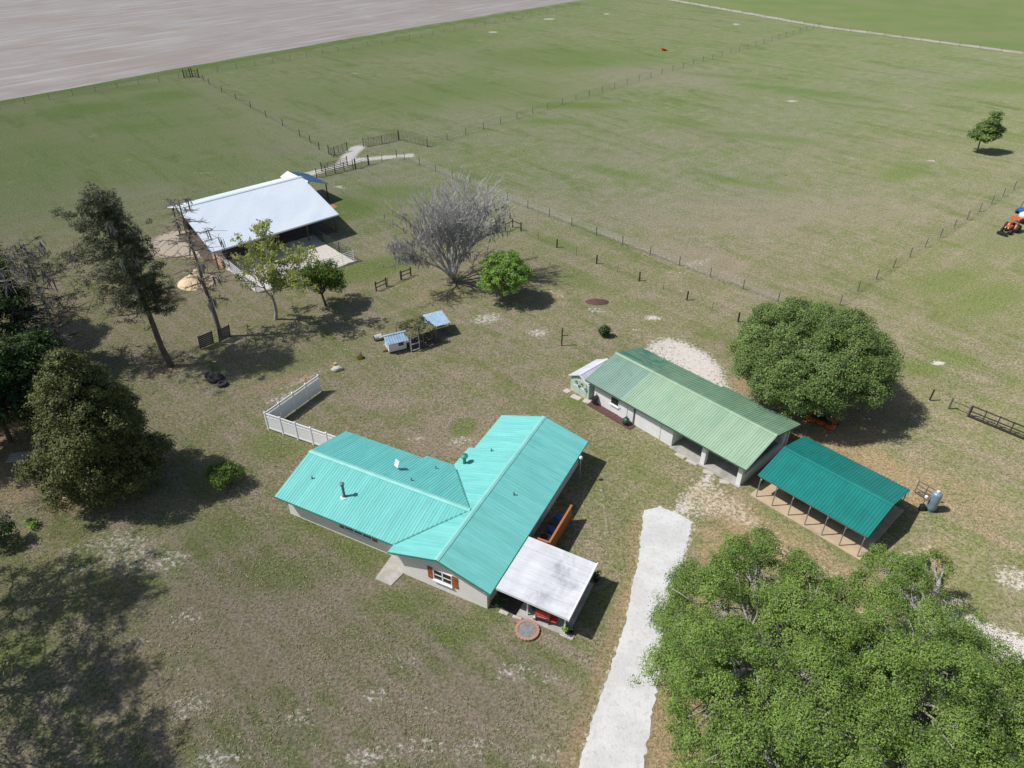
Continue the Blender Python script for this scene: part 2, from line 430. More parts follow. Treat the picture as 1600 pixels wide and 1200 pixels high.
# leaf litter and bare orange soil
poly_mask('tan', [(1140, 595), (1180, 620), (1255, 650), (1290, 690), (1350, 700), (1400, 660), (1440, 640), (1400, 600), (1300, 560), (1180, 560)], 4, .95)
poly_mask('tan', [(1015, 1085), (1060, 1070), (1200, 1090), (1300, 1200), (1200, 1260), (1000, 1230)], 2.5, 1)
poly_mask('tan', [(1085, 815), (1130, 810), (1180, 860), (1120, 960), (1060, 990), (1068, 900)], 2.5, .62)
stroke('tan', [(995, 820), (985, 920), (965, 985), (920, 1100), (890, 1200)], .8, .62)
stroke('tan', [(1255, 672), (1340, 715), (1430, 765)], 2.4, .85)
poly_mask('tan', [(1060, 745), (1160, 770), (1350, 890), (1480, 830), (1500, 900), (1400, 990), (1250, 920), (1090, 810)], 3, .7)
poly_mask('tan', [(1180, 620), (1400, 700), (1600, 760), (1600, 900), (1440, 800), (1240, 690)], 6, .55)
poly_mask('tan', [(60, 740), (260, 760), (330, 800), (180, 810), (60, 810)], 3, .62)
poly_mask('tan', [(-40, 560), (100, 560), (130, 700), (60, 790), (-40, 800)], 4, .72)
blob_mask('tan', 690, 460, 5, 2.5, 0, .5); blob_mask('tan', 840, 465, 4, 2.2, 0, .5)
for b in ((645, 548, 2.5, 1.2), (430, 600, 6, 1.4), (250, 580, 5, 1.6)): blob_mask('tan', b[0], b[1], b[2], b[3], 30, .5)
poly_mask('sand', [(222, 383), (245, 368), (280, 355), (315, 362), (338, 385), (345, 402), (300, 404), (250, 404), (232, 396)], 2.2, .95)
poly_mask('tan', [(222, 383), (245, 368), (280, 355), (315, 362), (338, 385), (345, 402), (300, 404), (250, 404), (232, 396)], 2.2, 1)
stroke('lush', [(-60, 172), (0, 161), (300, 107), (620, 51), (910, 4)], 2.0, 1)
# bare, dry brown-purple ground
for b in ((705, 668, 4, 2.6, 20, .75), (690, 700, 3, 1.4, 0, .65), (180, 300, 12, 4, 10, .6), (420, 235, 14, 4, 0, .5), (850, 330, 10, 5, 20, .45), (1150, 330, 26, 11, 0, .5), (1080, 400, 9, 4, -40, .6), (1330, 330, 18, 9, 0, .4),
          (360, 960, 7, 4, 0, .6), (480, 1010, 7, 3.5, 0, .6), (280, 1090, 5, 3, 0, .5), (700, 1120, 9, 3, 0, .6), (540, 930, 5, 2, 0, .5), (960, 300, 10, 4, 0, .35),
          (820, 420, 5, 2, 0, .4), (600, 620, 6, 2.5, 0, .45), (880, 600, 4, 2, 0, .45), (1040, 120, 25, 15, 0, .5), (700, 90, 30, 14, 0, .3), (1450, 120, 25, 14, 0, .35), (1100, 215, 20, 9, 0, .4),
          (660, 330, 5, 3, 0, .4), (560, 400, 5, 2, 0, .3), (850, 720, 3, 2, 0, .3), (950, 860, 3, 2, 0, .35), (1560, 720, 5, 3, 0, .4), (1510, 700, 4, 2, 0, .35)):
    blob_mask('bare', *b)
# lush green
for b in ((725, 668, 1.5, 1.1, 60, .85), (520, 330, 8, 5, 30, .7), (580, 420, 7, 3, 30, .7), (480, 560, 8, 2.4, 40, .4), (620, 300, 8, 4, 0, .5), (870, 380, 5, 1.4, -40, .6), (900, 440, 5, 1.5, -40, .5),
          (1440, 575, 2.3, 1.7, 0, .75), (1490, 560, 3, 2, 0, .55), (1540, 470, 9, 3, 30, .5), (1480, 440, 8, 3, 30, .45), (1560, 380, 8, 4, 0, .35),
          (905, 570, 1.3, .8, 0, .6), (895, 628, 1.8, 1, 0, .6), (880, 690, 2, 1.2, 0, .45), (440, 700, 3, 2, 0, .5), (420, 690, 2, 2, 0, .5), (560, 860, 3.5, 1.2, -25, .55), (480, 820, 3, .9, -25, .55),
          (620, 940, 3, 1.2, 0, .55), (710, 990, 2, 1, 0, .6), (760, 960, 1.5, 1, 0, .6), (430, 900, 4, 2, 0, .5), (60, 920, 4, 2.4, 40, .3), (20, 1020, 3, 1.5, 0, .6), (560, 1000, 4, 2, 0, .35), (360, 830, 4, 2, 0, .4),
          (140, 170, 12, 6, 10, .65), (200, 200, 10, 5, 0, .6), (260, 150, 9, 6, 0, .6), (60, 230, 10, 5, 0, .5), (180, 140, 16, 5, 25, .5), (600, 150, 30, 18, 0, .4), (760, 140, 30, 16, 0, .4), (870, 90, 30, 18, 0, .5),
          (650, 70, 40, 16, 40, .4), (1200, 215, 13, 3, -20, .5), (1290, 150, 18, 3, -20, .5), (1370, 170, 12, 2, -30, .55), (1240, 140, 18, 3, -25, .6), (1140, 120, 16, 3, -25, .5), (1060, 190, 10, 3, -30, .5), (960, 270, 8, 2, -30, .5), (1190, 290, 8, 2, -30, .45), (1410, 270, 6, 3, 30, .5), (1560, 135, 14, 10, 0, .45),
          (900, 165, 12, 3, 0, .7), (860, 190, 8, 3, 0, .5)):
    blob_mask('lush', *b)
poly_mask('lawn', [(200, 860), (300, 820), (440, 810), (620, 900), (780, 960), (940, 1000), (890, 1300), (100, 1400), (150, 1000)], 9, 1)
poly_mask('straw_lit', [(880, 620), (1000, 640), (1250, 640), (1420, 600), (1700, 640), (1800, 1300), (900, 1300), (930, 1040), (870, 900), (930, 760)], 8, 1)
poly_mask('straw_lit', [(1250, 250), (1700, 120), (1800, 700), (1350, 640), (1230, 480)], 30, .5)  # right pasture brightened: sun-behind-view lighting put into the grass colour
poly_mask('lush', [(-300, 200), (0, 165), (320, 125), (500, 235), (430, 290), (200, 330), (-200, 420)], 25, .42)  # green left pasture; darker look toward the sun also put into its colour
poly_mask('straw_lit', [(0, 880), (150, 815), (270, 840), (260, 940), (120, 900), (20, 930)], 3, .6)
poly_mask('straw_lit', [(220, 990), (320, 985), (300, 1190), (190, 1200)], 4, .4); poly_mask('tan', [(160, 1010), (260, 1000), (240, 1100), (150, 1120)], 3, .45)
gz = np.zeros(len(gxy))
me = bpy.data.meshes.new('ground')
idx = np.arange(nx * ny).reshape(ny, nx)
quads = np.stack([idx[:-1, :-1], idx[:-1, 1:], idx[1:, 1:], idx[1:, :-1]], -1).reshape(-1, 4)
me.vertices.add(len(gxy)); me.loops.add(quads.size); me.polygons.add(len(quads))
me.vertices.foreach_set('co', np.column_stack([gxy, gz]).astype(np.float32).ravel())
me.loops.foreach_set('vertex_index', quads.astype(np.int32).ravel())
me.polygons.foreach_set('loop_start', np.arange(0, quads.size, 4, dtype=np.int32))
me.update(calc_edges=True)
for k, arr in masks.items():
    at = me.attributes.new(k, 'FLOAT', 'POINT'); at.data.foreach_set('value', arr.astype(np.float32))

m, nt, b = new_mat('grassland')
tc = N(nt, 'ShaderNodeTexCoord'); vec = tc.outputs['Object']
def attr(nm):
    a = N(nt, 'ShaderNodeAttribute', attribute_name=nm); return a.outputs['Fac']
sep = N(nt, 'ShaderNodeSeparateXYZ'); nt.links.new(vec, sep.inputs[0])
n_big = noise(nt, vec, .045, 5, .6, .3)
n_mid = noise(nt, vec, .42, 6, .62, .3)
n_sml = noise(nt, vec, 2.6, 6, .65)
n_fine = noise(nt, vec, 5.5, 5, .75)
far = ramp01(nt, sep.outputs[1], 62, 230)
tuft = N(nt, 'ShaderNodeTexVoronoi'); tuft.inputs['Scale'].default_value = 2.2; tuft.inputs['Randomness'].default_value = 1; nt.links.new(vec, tuft.inputs['Vector'])
green = mixc(nt, far, (.206, .214, .102), (.196, .232, .092))
dry = mixc(nt, far, (.282, .238, .18), (.258, .245, .14))
f0 = math_n(nt, 'ADD', math_n(nt, 'MULTIPLY', n_big, .42), math_n(nt, 'MULTIPLY', n_mid, .58))
f0 = math_n(nt, 'ADD', f0, math_n(nt, 'MULTIPLY', math_n(nt, 'SUBTRACT', n_sml, .5), .55))
col = mixc(nt, ramp01(nt, f0, .38, .60), green, dry)
# mowing stripes
wv = N(nt, 'ShaderNodeTexWave', wave_type='BANDS', bands_direction='X')
mpw = N(nt, 'ShaderNodeMapping'); mpw.inputs['Rotation'].default_value = (0, 0, math.radians(-47)); nt.links.new(vec, mpw.inputs[0]); nt.links.new(mpw.outputs[0], wv.inputs[0])
wv.inputs['Scale'].default_value = .17; wv.inputs['Distortion'].default_value = 3.0; wv.inputs['Detail'].default_value = 3; wv.inputs['Detail Scale'].default_value = 1.0
stripe = math_n(nt, 'MULTIPLY', ramp01(nt, wv.outputs['Fac'], .2, .9), math_n(nt, 'MULTIPLY', math_n(nt, 'ADD', ramp01(nt, n_big, .35, .6), attr('lawn')), math_n(nt, 'MULTIPLY', math_n(nt, 'SUBTRACT', 1.0, ramp01(nt, sep.outputs[1], 60, 140)), .36)))
col = mixc(nt, stripe, col, (.165, .195, .075))
stripe2 = math_n(nt, 'MULTIPLY', math_n(nt, 'MULTIPLY', ramp01(nt, math_n(nt, 'SUBTRACT', 1.0, wv.outputs['Fac']), .35, .95), attr('lawn')), .45)
col = mixc(nt, stripe2, col, (.315, .262, .225))
def thr(attr_name, n, amp, lo, hi):
    return ramp01(nt, math_n(nt, 'MULTIPLY_ADD', math_n(nt, 'SUBTRACT', n, .5), amp, attr(attr_name)), lo, hi)
n_mix = math_n(nt, 'ADD', math_n(nt, 'MULTIPLY', n_mid, .5), math_n(nt, 'MULTIPLY', n_sml, .5))
# patches of dead and of green grass at every size
st2 = noise(nt, coords(nt, (.3, 1, 1), math.radians(47)), .16, 7, .7, .5)
col = mixc(nt, math_n(nt, 'MULTIPLY', ramp01(nt, st2, .53, .66), .6), col, (.142, .182, .055))
st4 = noise(nt, coords(nt, (.10, 1, 1), math.radians(50)), .42, 6, .7, .25)
col = mixc(nt, math_n(nt, 'MULTIPLY', ramp01(nt, st4, .54, .64), .5), col, (.135, .178, .05))
st5 = noise(nt, coords(nt, (.09, 1, 1), math.radians(-43)), .55, 5, .65, .2)
col = mixc(nt, math_n(nt, 'MULTIPLY', ramp01(nt, st5, .53, .64), .42), col, (.305, .265, .17))
col = mixc(nt, math_n(nt, 'MULTIPLY', ramp01(nt, noise(nt, vec, .23, 6, .66, .4), .55, .68), .5), col, (.30, .245, .19))
col = mixc(nt, math_n(nt, 'MULTIPLY', thr('bare', n_mix, 1.5, .12, .6), .7), col, mixc(nt, n_sml, (.345, .275, .225), (.27, .225, .16)))
col = mixc(nt, math_n(nt, 'MULTIPLY', thr('lush', n_mix, 1.7, .14, .68), .8), col, mixc(nt, n_sml, (.115, .168, .04), (.185, .225, .07)))
col = mixc(nt, math_n(nt, 'MULTIPLY', thr('tan', n_mix, 1.5, .25, .75), .8), col, mixc(nt, ramp01(nt, n_sml, .35, .65), (.385, .27, .18), (.315, .24, .155)))
# scattered straw tufts, dark tufts and pale specks
col = mixc(nt, math_n(nt, 'MULTIPLY', ramp01(nt, math_n(nt, 'ADD', math_n(nt, 'MULTIPLY', n_fine, .6), math_n(nt, 'MULTIPLY', n_mid, .4)), .55, .64), .5), col, (.42, .36, .27))
col = mixc(nt, math_n(nt, 'MULTIPLY', ramp01(nt, math_n(nt, 'ADD', math_n(nt, 'MULTIPLY', noise(nt, vec, 5.5, 4, .7), .65), math_n(nt, 'MULTIPLY', st2, .35)), .54, .64), .5), col, (.105, .115, .042))
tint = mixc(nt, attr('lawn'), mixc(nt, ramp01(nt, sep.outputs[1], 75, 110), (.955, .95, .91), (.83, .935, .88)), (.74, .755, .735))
tint = mixc(nt, math_n(nt, 'MULTIPLY', attr('straw_lit'), .85), tint, (.985, 1.0, .865))  # yellow dry grass plus painted brightening on the side away from the sun
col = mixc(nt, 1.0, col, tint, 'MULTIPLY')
n_sand = noise(nt, vec, 3.1, 9, .72, .05)
sandc = mixc(nt, ramp01(nt, n_sml, .3, .7), (.72, .69, .67), (.58, .54, .50))
near_tan = ramp01(nt, math_n(nt, 'ADD', attr('tan'), n_mid), .5, 1.0)
sandc = mixc(nt, math_n(nt, 'MULTIPLY', near_tan, .55), sandc, (.57, .45, .30))
sfac = math_n(nt, 'MULTIPLY', thr('sand', n_sand, 2.0, .50, .86), .86)
col = mixc(nt, sfac, col, sandc)
# blade scale light and dark
g1 = math_n(nt, 'MULTIPLY_ADD', ramp01(nt, n_fine, .34, .66), .8, .6)
g2 = math_n(nt, 'MULTIPLY_ADD', noise(nt, vec, 26, 2, .6), .5, .75)
g3 = math_n(nt, 'MULTIPLY_ADD', ramp01(nt, n_sml, .25, .75), .34, .83)
vm = N(nt, 'ShaderNodeVectorMath', operation='SCALE'); nt.links.new(col, vm.inputs[0]); gall = math_n(nt, 'MULTIPLY', math_n(nt, 'MULTIPLY', g1, g2), g3); mfl = N(nt, 'ShaderNodeMix', data_type='FLOAT'); nt.links.new(sfac, mfl.inputs[0]); nt.links.new(gall, mfl.inputs[2]); mfl.inputs[3].default_value = .96; nt.links.new(mfl.outputs[0], vm.inputs['Scale'])
nt.links.new(vm.outputs[0], b.inputs['Base Color'])
b.inputs['Roughness'].default_value = 1; b.inputs['Specular IOR Level'].default_value = .1; b.inputs['Diffuse Roughness'].default_value = .9
bp = N(nt, 'ShaderNodeBump'); bp.inputs['Strength'].default_value = .7; bp.inputs['Distance'].default_value = .08
nt.links.new(math_n(nt, 'ADD', n_fine, math_n(nt, 'MULTIPLY', n_sml, 1.2)), bp.inputs['Height']); nt.links.new(bp.outputs[0], b.inputs['Normal'])
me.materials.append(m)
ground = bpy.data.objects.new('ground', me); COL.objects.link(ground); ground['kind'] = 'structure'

def sheet(name, pts, z, mat, wob=0.0, step=.7, seed=1, thick=.0):
    """flat sheet on the ground with an uneven edge; pts are world xy"""
    rr = random.Random(seed); out = []
    n = len(pts)
    for i in range(n):
        a = np.array(pts[i][:2]); c = np.array(pts[(i + 1) % n][:2]); L = np.linalg.norm(c - a); k = max(1, int(L / step))
        nrm = np.array([c[1] - a[1], a[0] - c[0]]) / max(L, 1e-6)
        for j in range(k):
            out.append(a + (c - a) * j / k + nrm * rr.uniform(-wob, wob))
    mb = MB()
    if thick: mb.prism(out, z - thick, z)
    else: mb.quad(*[(p[0], p[1], z) for p in out])
    o = mb.build(name, mat); o['kind'] = 'structure'
    return o

# ploughed field, far green field, dirt track, driveway
m, nt, b = new_mat('ploughed')
vec = coords(nt, (1, 1, 1), math.radians(-50))
st = coords(nt, (.035, .5, 1), math.radians(-51)); st3 = coords(nt, (.02, 1.1, 1), math.radians(-46))
c = mixc(nt, ramp01(nt, noise(nt, vec, .035, 5, .6, .5), .35, .65), (.315, .298, .29), (.265, .232, .212))
c = mixc(nt, math_n(nt, 'MULTIPLY', ramp01(nt, noise(nt, st, 1.4, 5, .7), .4, .62), .6), c, (.20, .175, .155))
c = mixc(nt, math_n(nt, 'MULTIPLY', ramp01(nt, noise(nt, st, .6, 4, .6, .4), .52, .66), .5), c, (.38, .365, .36))
c = mixc(nt, math_n(nt, 'MULTIPLY', ramp01(nt, noise(nt, st3, .8, 4, .6, .2), .45, .6), .35), c, (.22, .195, .175))
nt.links.new(c, b.inputs['Base Color']); b.inputs['Roughness'].default_value = 1
A = [P(x, y) for x, y in ((0, 158), (300, 103), (620, 47), (910, 0))]
d0 = A[0] - A[1]; d0 /= np.linalg.norm(d0); d1 = A[3] - A[2]; d1 /= np.linalg.norm(d1)
sheet('ploughed_field', [A[0] + d0 * 300, A[0], A[1], A[2], A[3], A[3] + d1 * 700, A[3] + d1 * 700 + np.array([-900, 500, 0]), A[0] + d0 * 300 + np.array([-700, 700, 0])], .012, 'ploughed', .5, 6)
pmat('far_grass', (.135, .195, .05), (.17, .205, .07), .05, 1, c3=(.19, .19, .085))
Tk = [P(x, y) for x, y in ((1050, 0), (1282, 41), (1600, 83))]
e0 = Tk[0] - Tk[1]; e0 /= np.linalg.norm(e0); e1 = Tk[2] - Tk[1]; e1 /= np.linalg.norm(e1)
sheet('far_field', [Tk[0] + e0 * 500, Tk[0], Tk[1], Tk[2], Tk[2] + e1 * 300, Tk[2] + e1 * 300 + np.array([900, 300, 0]), Tk[0] + e0 * 500 + np.array([1200, 800, 0])], .008, 'far_grass', .3, 8)
pmat('track_soil', (.42, .38, .33), (.33, .30, .24), .2, 1, c3=(.24, .24, .13))
nrm = np.array([-.6, -.8, 0])
def ribbon(name, pts, w, z, mat, wob, seed, step=1.2):
    L, R = [], []
    for i, p in enumerate(pts):
        a = pts[max(i - 1, 0)]; c = pts[min(i + 1, len(pts) - 1)]; d = (c - a)[:2]; d /= np.linalg.norm(d); nn = np.array([-d[1], d[0]])
        ww = w[i] if isinstance(w, (list, tuple)) else w
        L.append(p[:2] + nn * ww / 2); R.append(p[:2] - nn * ww / 2)
    return sheet(name, L + R[::-1], z, mat, wob, step, seed)
ribbon('dirt_track', [Tk[0] + e0 * 400, Tk[0], Tk[1], Tk[2], Tk[2] + e1 * 200], 3.6, .016, 'track_soil', .5, 3, 3)
m, nt, b = new_mat('limerock')
vec = coords(nt)
c = mixc(nt, ramp01(nt, noise(nt, vec, .5, 6, .6), .35, .65), (.62, .615, .60), (.53, .525, .51))
c = mixc(nt, math_n(nt, 'MULTIPLY', ramp01(nt, noise(nt, vec, 3.5, 6, .7), .5, .66), .5), c, (.40, .385, .36))
nt.links.new(c, b.inputs['Base Color']); b.inputs['Roughness'].default_value = 1
c = mixc(nt, math_n(nt, 'MULTIPLY', ramp01(nt, noise(nt, coords(nt, (.12, 1.0, 1), math.radians(-68)), .9, 4, .6, .3), .48, .62), .4), c, (.42, .395, .36))
bp = N(nt, 'ShaderNodeBump'); bp.inputs['Strength'].default_value = .6; bp.inputs['Distance'].default_value = .05; nt.links.new(noise(nt, vec, 6, 5), bp.inputs['Height']); nt.links.new(bp.outputs[0], b.inputs['Normal'])
sheet('driveway', [P(*p) for p in ((1006, 797), (1030, 791), (1055, 800), (1082, 817), (1074, 845), (1066, 880), (1058, 905), (1045, 950), (1034, 1000), (1030, 1060), (1018, 1120), (1005, 1200), (1000, 1290), (880, 1290), (903, 1200), (930, 1110), (958, 1030), (978, 970), (988, 920), (999, 870), (1002, 830))], .02, 'limerock', .09, .22, 5)

# ------------------------------------------------------------------ roofs
def slope(name, mat, parent, O, E, S, L, W, rib=.23, rh=.032, rw=.075, clips=(), t=.04, hole=None):
    """ribbed metal sheet: eave from O along unit E for L, rising along unit S for W"""
    O = Vector(O); E = Vector(E).normalized(); S = Vector(S).normalized(); n = E.cross(S).normalized()
    if n.z < 0: n = -n
    prof = [(0, 0)]
    k = rib / 2
    while k < L - rw:
        prof += [(k - rw / 2, 0), (k - rw / 4, rh), (k + rw / 4, rh), (k + rw / 2, 0)]; k += rib
    prof.append((L, 0))
    bm = bmesh.new()
    rows = []
    nn = len(prof)
    for w in (0, W):
        rows.append([bm.verts.new(O + E * a + S * w + n * h) for a, h in prof])
        rows.append([bm.verts.new(O + E * a + S * w - n * t) for a, h in prof])
    a0, b0, a1, b1 = rows
    for i in range(nn - 1):
        bm.faces.new((a0[i], a0[i + 1], a1[i + 1], a1[i])); bm.faces.new((b0[i + 1], b0[i], b1[i], b1[i + 1]))
        bm.faces.new((a0[i + 1], a0[i], b0[i], b0[i + 1])); bm.faces.new((a1[i], a1[i + 1], b1[i + 1], b1[i]))
    bm.faces.new((a0[0], a1[0], b1[0], b0[0])); bm.faces.new((a0[-1], b0[-1], b1[-1], a1[-1]))
    for co, no in clips:
        bmesh.ops.bisect_plane(bm, geom=bm.verts[:] + bm.edges[:] + bm.faces[:], plane_co=co, plane_no=no, clear_outer=True)
    bmesh.ops.recalc_face_normals(bm, faces=bm.faces)
    me = bpy.data.meshes.new(name); bm.to_mesh(me); bm.free()
    me.materials.append(MATS[mat])
    o = bpy.data.objects.new(name, me); COL.objects.link(o); o.parent = parent
    return o

# ------------------------------------------------------------------ HOUSE   local: x into the picture along the long wing, y to the left
AZ_H = math.radians(63.5)
house = thing('ranch_house', 'cream ranch house with T-shaped turquoise ribbed metal roof', 'house', UV(63.5, 26.45, -15.05), AZ_H)
E1, R1 = 2.40, 3.62          # eave and ridge of the long wing
wall = MB()
wall.extr([(0, 0), (7.0, 0), (7.0, E1 - .02), (3.45, 3.42), (0, E1 - .02)], 'x', 0, 16.15)
wall.extr([(1.0, 0), (8.3, 0), (8.3, E1 - .02), (4.55, 3.4), (1.0, E1 - .02)], 'y', 7.003, 17.85)
wall.build('wall', 'house_wall', house)
roof = bpy.data.objects.new('roof', None); COL.objects.link(roof); roof.parent = house
run = 4.0; s1 = math.hypot(run, R1 - E1)
slope('roof_slope', 'teal_roof', roof, (-.5, -.55, E1), (1, 0, 0), (0, run, R1 - E1), 17.2, s1, rib=.3, rh=.012, rw=.06)
slope('roof_slope', 'teal_roof', roof, (-.5, 7.45, E1), (1, 0, 0), (0, -run, R1 - E1), 17.2, s1, rib=.3, rh=.012, rw=.06)
slope('roof_extension', 'teal_roof', roof, (8.9, 8.0, E1 - .168), (1, 0, 0), (0, -run, R1 - E1), 2.9, .60, rib=.3, rh=.012, rw=.06)
# left wing, cut along the valleys by the long wing's slope
runL = 4.35; EL, RL = 2.40, 3.56
sL = math.hypot(runL, RL - EL)
nl = Vector((0, R1 - E1, run)).normalized()      # up normal of the left-facing slope of the long wing
clip = [(Vector((0, 7.45, E1 + .012)), -nl)]
slope('roof_slope', 'teal_roof_wing', roof, (.2, 3.0, EL), (0, 1, 0), (runL, 0, RL - EL), 15.15, sL, rib=.235, rh=.019, rw=.075, clips=clip)
slope('roof_slope', 'teal_roof_wing', roof, (8.9, 3.0, EL), (0, 1, 0), (-runL, 0, RL - EL), 15.15, sL, rib=.235, rh=.019, rw=.075, clips=clip)
slope('roof_extension', 'teal_roof_wing', roof, (9.4, 4.0, EL - .150), (0, 1, 0), (-runL, 0, RL - EL), 6.5, .53, rib=.235, rh=.019, rw=.075, clips=clip)
def ridge_cap(parent, a, b, side, dz, w, mat, up=.03, nm='ridge_cap'):
    mb = MB(); a = Vector(a); b = Vector(b); side = Vector(side).normalized()
    t = .015
    for sg in (-1, 1):
        q = [a + Vector((0, 0, up)), b + Vector((0, 0, up)), b + side * sg * w + Vector((0, 0, up - dz)), a + side * sg * w + Vector((0, 0, up - dz))]
        i = len(mb.v); mb.v += [tuple(x) for x in q] + [tuple(x - Vector((0, 0, t))) for x in q]
        mb.f += [tuple(i + k for k in f) for f in ((0, 1, 2, 3), (7, 6, 5, 4), (0, 4, 5, 1), (1, 5, 6, 2), (2, 6, 7, 3), (3, 7, 4, 0))]
    return mb.build(nm, mat, parent)
ridge_cap(roof, (-.52, 3.45, R1), (16.72, 3.45, R1), (0, 1, 0), .055, .18, 'teal_cap', .035)
ridge_cap(roof, (4.55, 3.72, RL), (4.55, 18.17, RL), (1, 0, 0), .06, .2, 'teal_cap', .055)
# valley flashing
for xe, sg in ((.2, 1), (8.9, -1)):
    mb = MB(); a = Vector((xe + sg * .05, 7.42, E1 + .03)); bb = Vector((4.55, 3.75, 3.55))
    mb.beam(a, bb, .14, .02); mb.build('valley_flashing', 'teal_trim', roof)
fas = MB()
fas.beam((-.52, -.55, E1 - .07), (-.52, 3.45, R1 - .07), .03, .13); fas.beam((-.52, 7.45, E1 - .07), (-.52, 3.45, R1 - .07), .03, .13)
fas.beam((16.72, -.55, E1 - .07), (16.72, 3.45, R1 - .07), .03, .13); fas.beam((16.72, 7.45, E1 - .07), (16.72, 3.45, R1 - .07), .03, .13)
fas.beam((-.5, -.57, E1 - .08), (16.7, -.57, E1 - .08), .03, .1); fas.beam((.18, 7.5, EL - .08), (.18, 18.15, EL - .08), .03, .1)
fas.beam((.2, 18.17, EL - .07), (4.55, 18.17, RL - .07), .03, .13); fas.beam((8.9, 18.17, EL - .07), (4.55, 18.17, RL - .07), .03, .13)
fas.build('fascia', 'teal_trim', roof)
sof = MB(); sof.box(-.48, 16.68, -.5, .0, E1 - .14, E1 - .11); sof.box(.22, .98, 7.5, 18.1, EL - .14, EL - .11); sof.build('soffit', 'white_paint', roof)
def h_at(px, py, zguess):
    """house local x, y for a point on a roof seen at the pixel, at height zguess"""
    p = P(px, py, zguess)
    a = AZ_H; o = UV(63.5, 26.45, -15.05); d = p - o
    return d[0] * math.cos(a) + d[1] * math.sin(a), -d[0] * math.sin(a) + d[1] * math.cos(a)
def roofz(x, y):
    zr = R1 - abs(y - 3.45) * (R1 - E1) / run
    zl = RL - abs(x - 4.55) * (RL - EL) / runL
    return max(zr, zl) if y > 3.45 else zr
def on_roof(px, py):
    z = 3.1
    for _ in range(25):
        x, y = h_at(px, py, z); z = z * .5 + roofz(x, y) * .5
    return x, y, z
x, y, z = on_roof(538, 776)
mb = MB(); mb.lathe([(.17, -.1), (.17, .06), (.10, .14), (.10, 1.15), (.10, 1.2)], 14, (x, y, z)); st = mb.build('stove_pipe', 'pipe_grey', roof, True)
MB().lathe([(.10, 1.18), (.17, 1.2), (.17, 1.33), (.05, 1.4)], 14, (x, y, z)).build('rain_cap', 'pipe_grey', st)
MB().lathe([(.22, -.08), (.22, .03), (.12, .07)], 14, (x - .1, y, z - .02)).build('flashing', 'white_paint', st)
x, y, z = on_roof(726, 724)
st = MB().lathe([(.13, -.1), (.13, .62), (.13, .66)], 14, (x, y, z)).build('vent_stack', 'teal_trim', roof, True)
MB().lathe([(.15, .66), (.30, .70), (.30, .82), (.10, .92)], 14, (x, y, z)).build('rain_cap', 'teal_trim', st)
x, y, z = on_roof(621, 733)
st = MB().tube((x, y, z - .1), (x, y, z + .4), .03).build('dish_mast', 'steel', roof)
mb = MB(); mb.beam((x - .08, y + .05, z + .28), (x + .1, y - .05, z + .85), .46, .05, (-.9, .3, .3)); mb.build('antenna_panel', 'white_paint', roof, bevel=.02)
for px, py in ((488, 748), (643, 751), (681, 732), (803, 773), (768, 705)):
    x, y, z = on_roof(px, py)
    MB().lathe([(.09, -.1), (.09, .02), (.05, .05), (.05, .26), (.052, .27)], 10, (x, y, z)).build('vent_pipe', 'pipe_grey', roof)
# gable window, shutters
def window(parent, axis, at, y0, y1, z0, z1, cols, rows, shut=True, name='window'):
    """on the wall plane x=at facing -x"""
    fr = MB(); t = .07
    fr.box(at - .06, at - .003, y0, y1, z0 - t, z0); fr.box(at - .06, at - .003, y0, y1, z1, z1 + t)
    fr.box(at - .06, at - .003, y0 - t, y0, z0 - t, z1 + t); fr.box(at - .06, at - .003, y1, y1 + t, z0 - t, z1 + t)
    w = fr.build(name, 'white_paint', parent)
    for i in range(cols):
        a = y0 + (y1 - y0) * i / cols; bq = y0 + (y1 - y0) * (i + 1) / cols
        for j in range(rows):
            c0 = z0 + (z1 - z0) * j / rows; c1 = z0 + (z1 - z0) * (j + 1) / rows
            g = MB(); g.box(at - .025, at - .004, a + .03, bq - .03, c0 + .03, c1 - .03); g.build('pane', 'glass', w)
        if i: mb = MB(); mb.box(at - .055, at - .004, a - .05, a + .05, z0, z1); mb.build('mullion', 'white_paint', w)
    if rows > 1:
        mb = MB(); zc = (z0 + z1) / 2
        for i in range(cols):
            a = y0 + (y1 - y0) * i / cols + .052; bq = y0 + (y1 - y0) * (i + 1) / cols - .052
            mb.box(at - .05, at - .006, a, bq, zc - .035, zc + .035)
        mb.build('meeting_rail', 'white_paint', w)
    mb = MB(); mb.box(at - .16, at - .003, y0 - .1, y1 + .1, z0 - .16, z0 - .075); mb.build('sill', 'white_paint', w)
    if shut:
        for ya in (y0 - .50, y1 + .10):
            s = MB()
            for k in range(3): s.box(at - .045, at - .004, ya + k * .135, ya + k * .135 + .125, z0 - .1, z1 + .1)
            sh = s.build('shutter', 'shutter', parent)
            for zb in (z0 + .05, z1 - .16): MB().box(at - .07, at - .046, ya, ya + .395, zb, zb + .11).build('batten', 'shutter', sh)
    return w
window(house, 'x', 0, 2.72, 4.08, .95, 1.88, 2, 2)
window(house, 'x', 1.0, 10.05, 12.42, .95, 1.85, 3, 1)
# turquoise gable end trim and door on the porch side
d = MB(); d.box(2.2, 3.15, -.06, -.004, .1, 2.1); dr = d.build('door', 'white_paint', house)
MB().lathe([(.03, 0), (.035, .03), (.02, .06)], 8, (3.03, -.12, 1.05), 'y').build('handle', 'steel', dr)

# walkway slab by the front corner
tag(MB().prism([tuple(P(*p)[:2]) for p in ((586, 905), (611, 916), (630, 897), (630, 880), (614, 866))], -.02, .07).build('walkway_slab', 'concrete'), 'pale concrete slab on the lawn by the front corner of the cream house', 'slab')

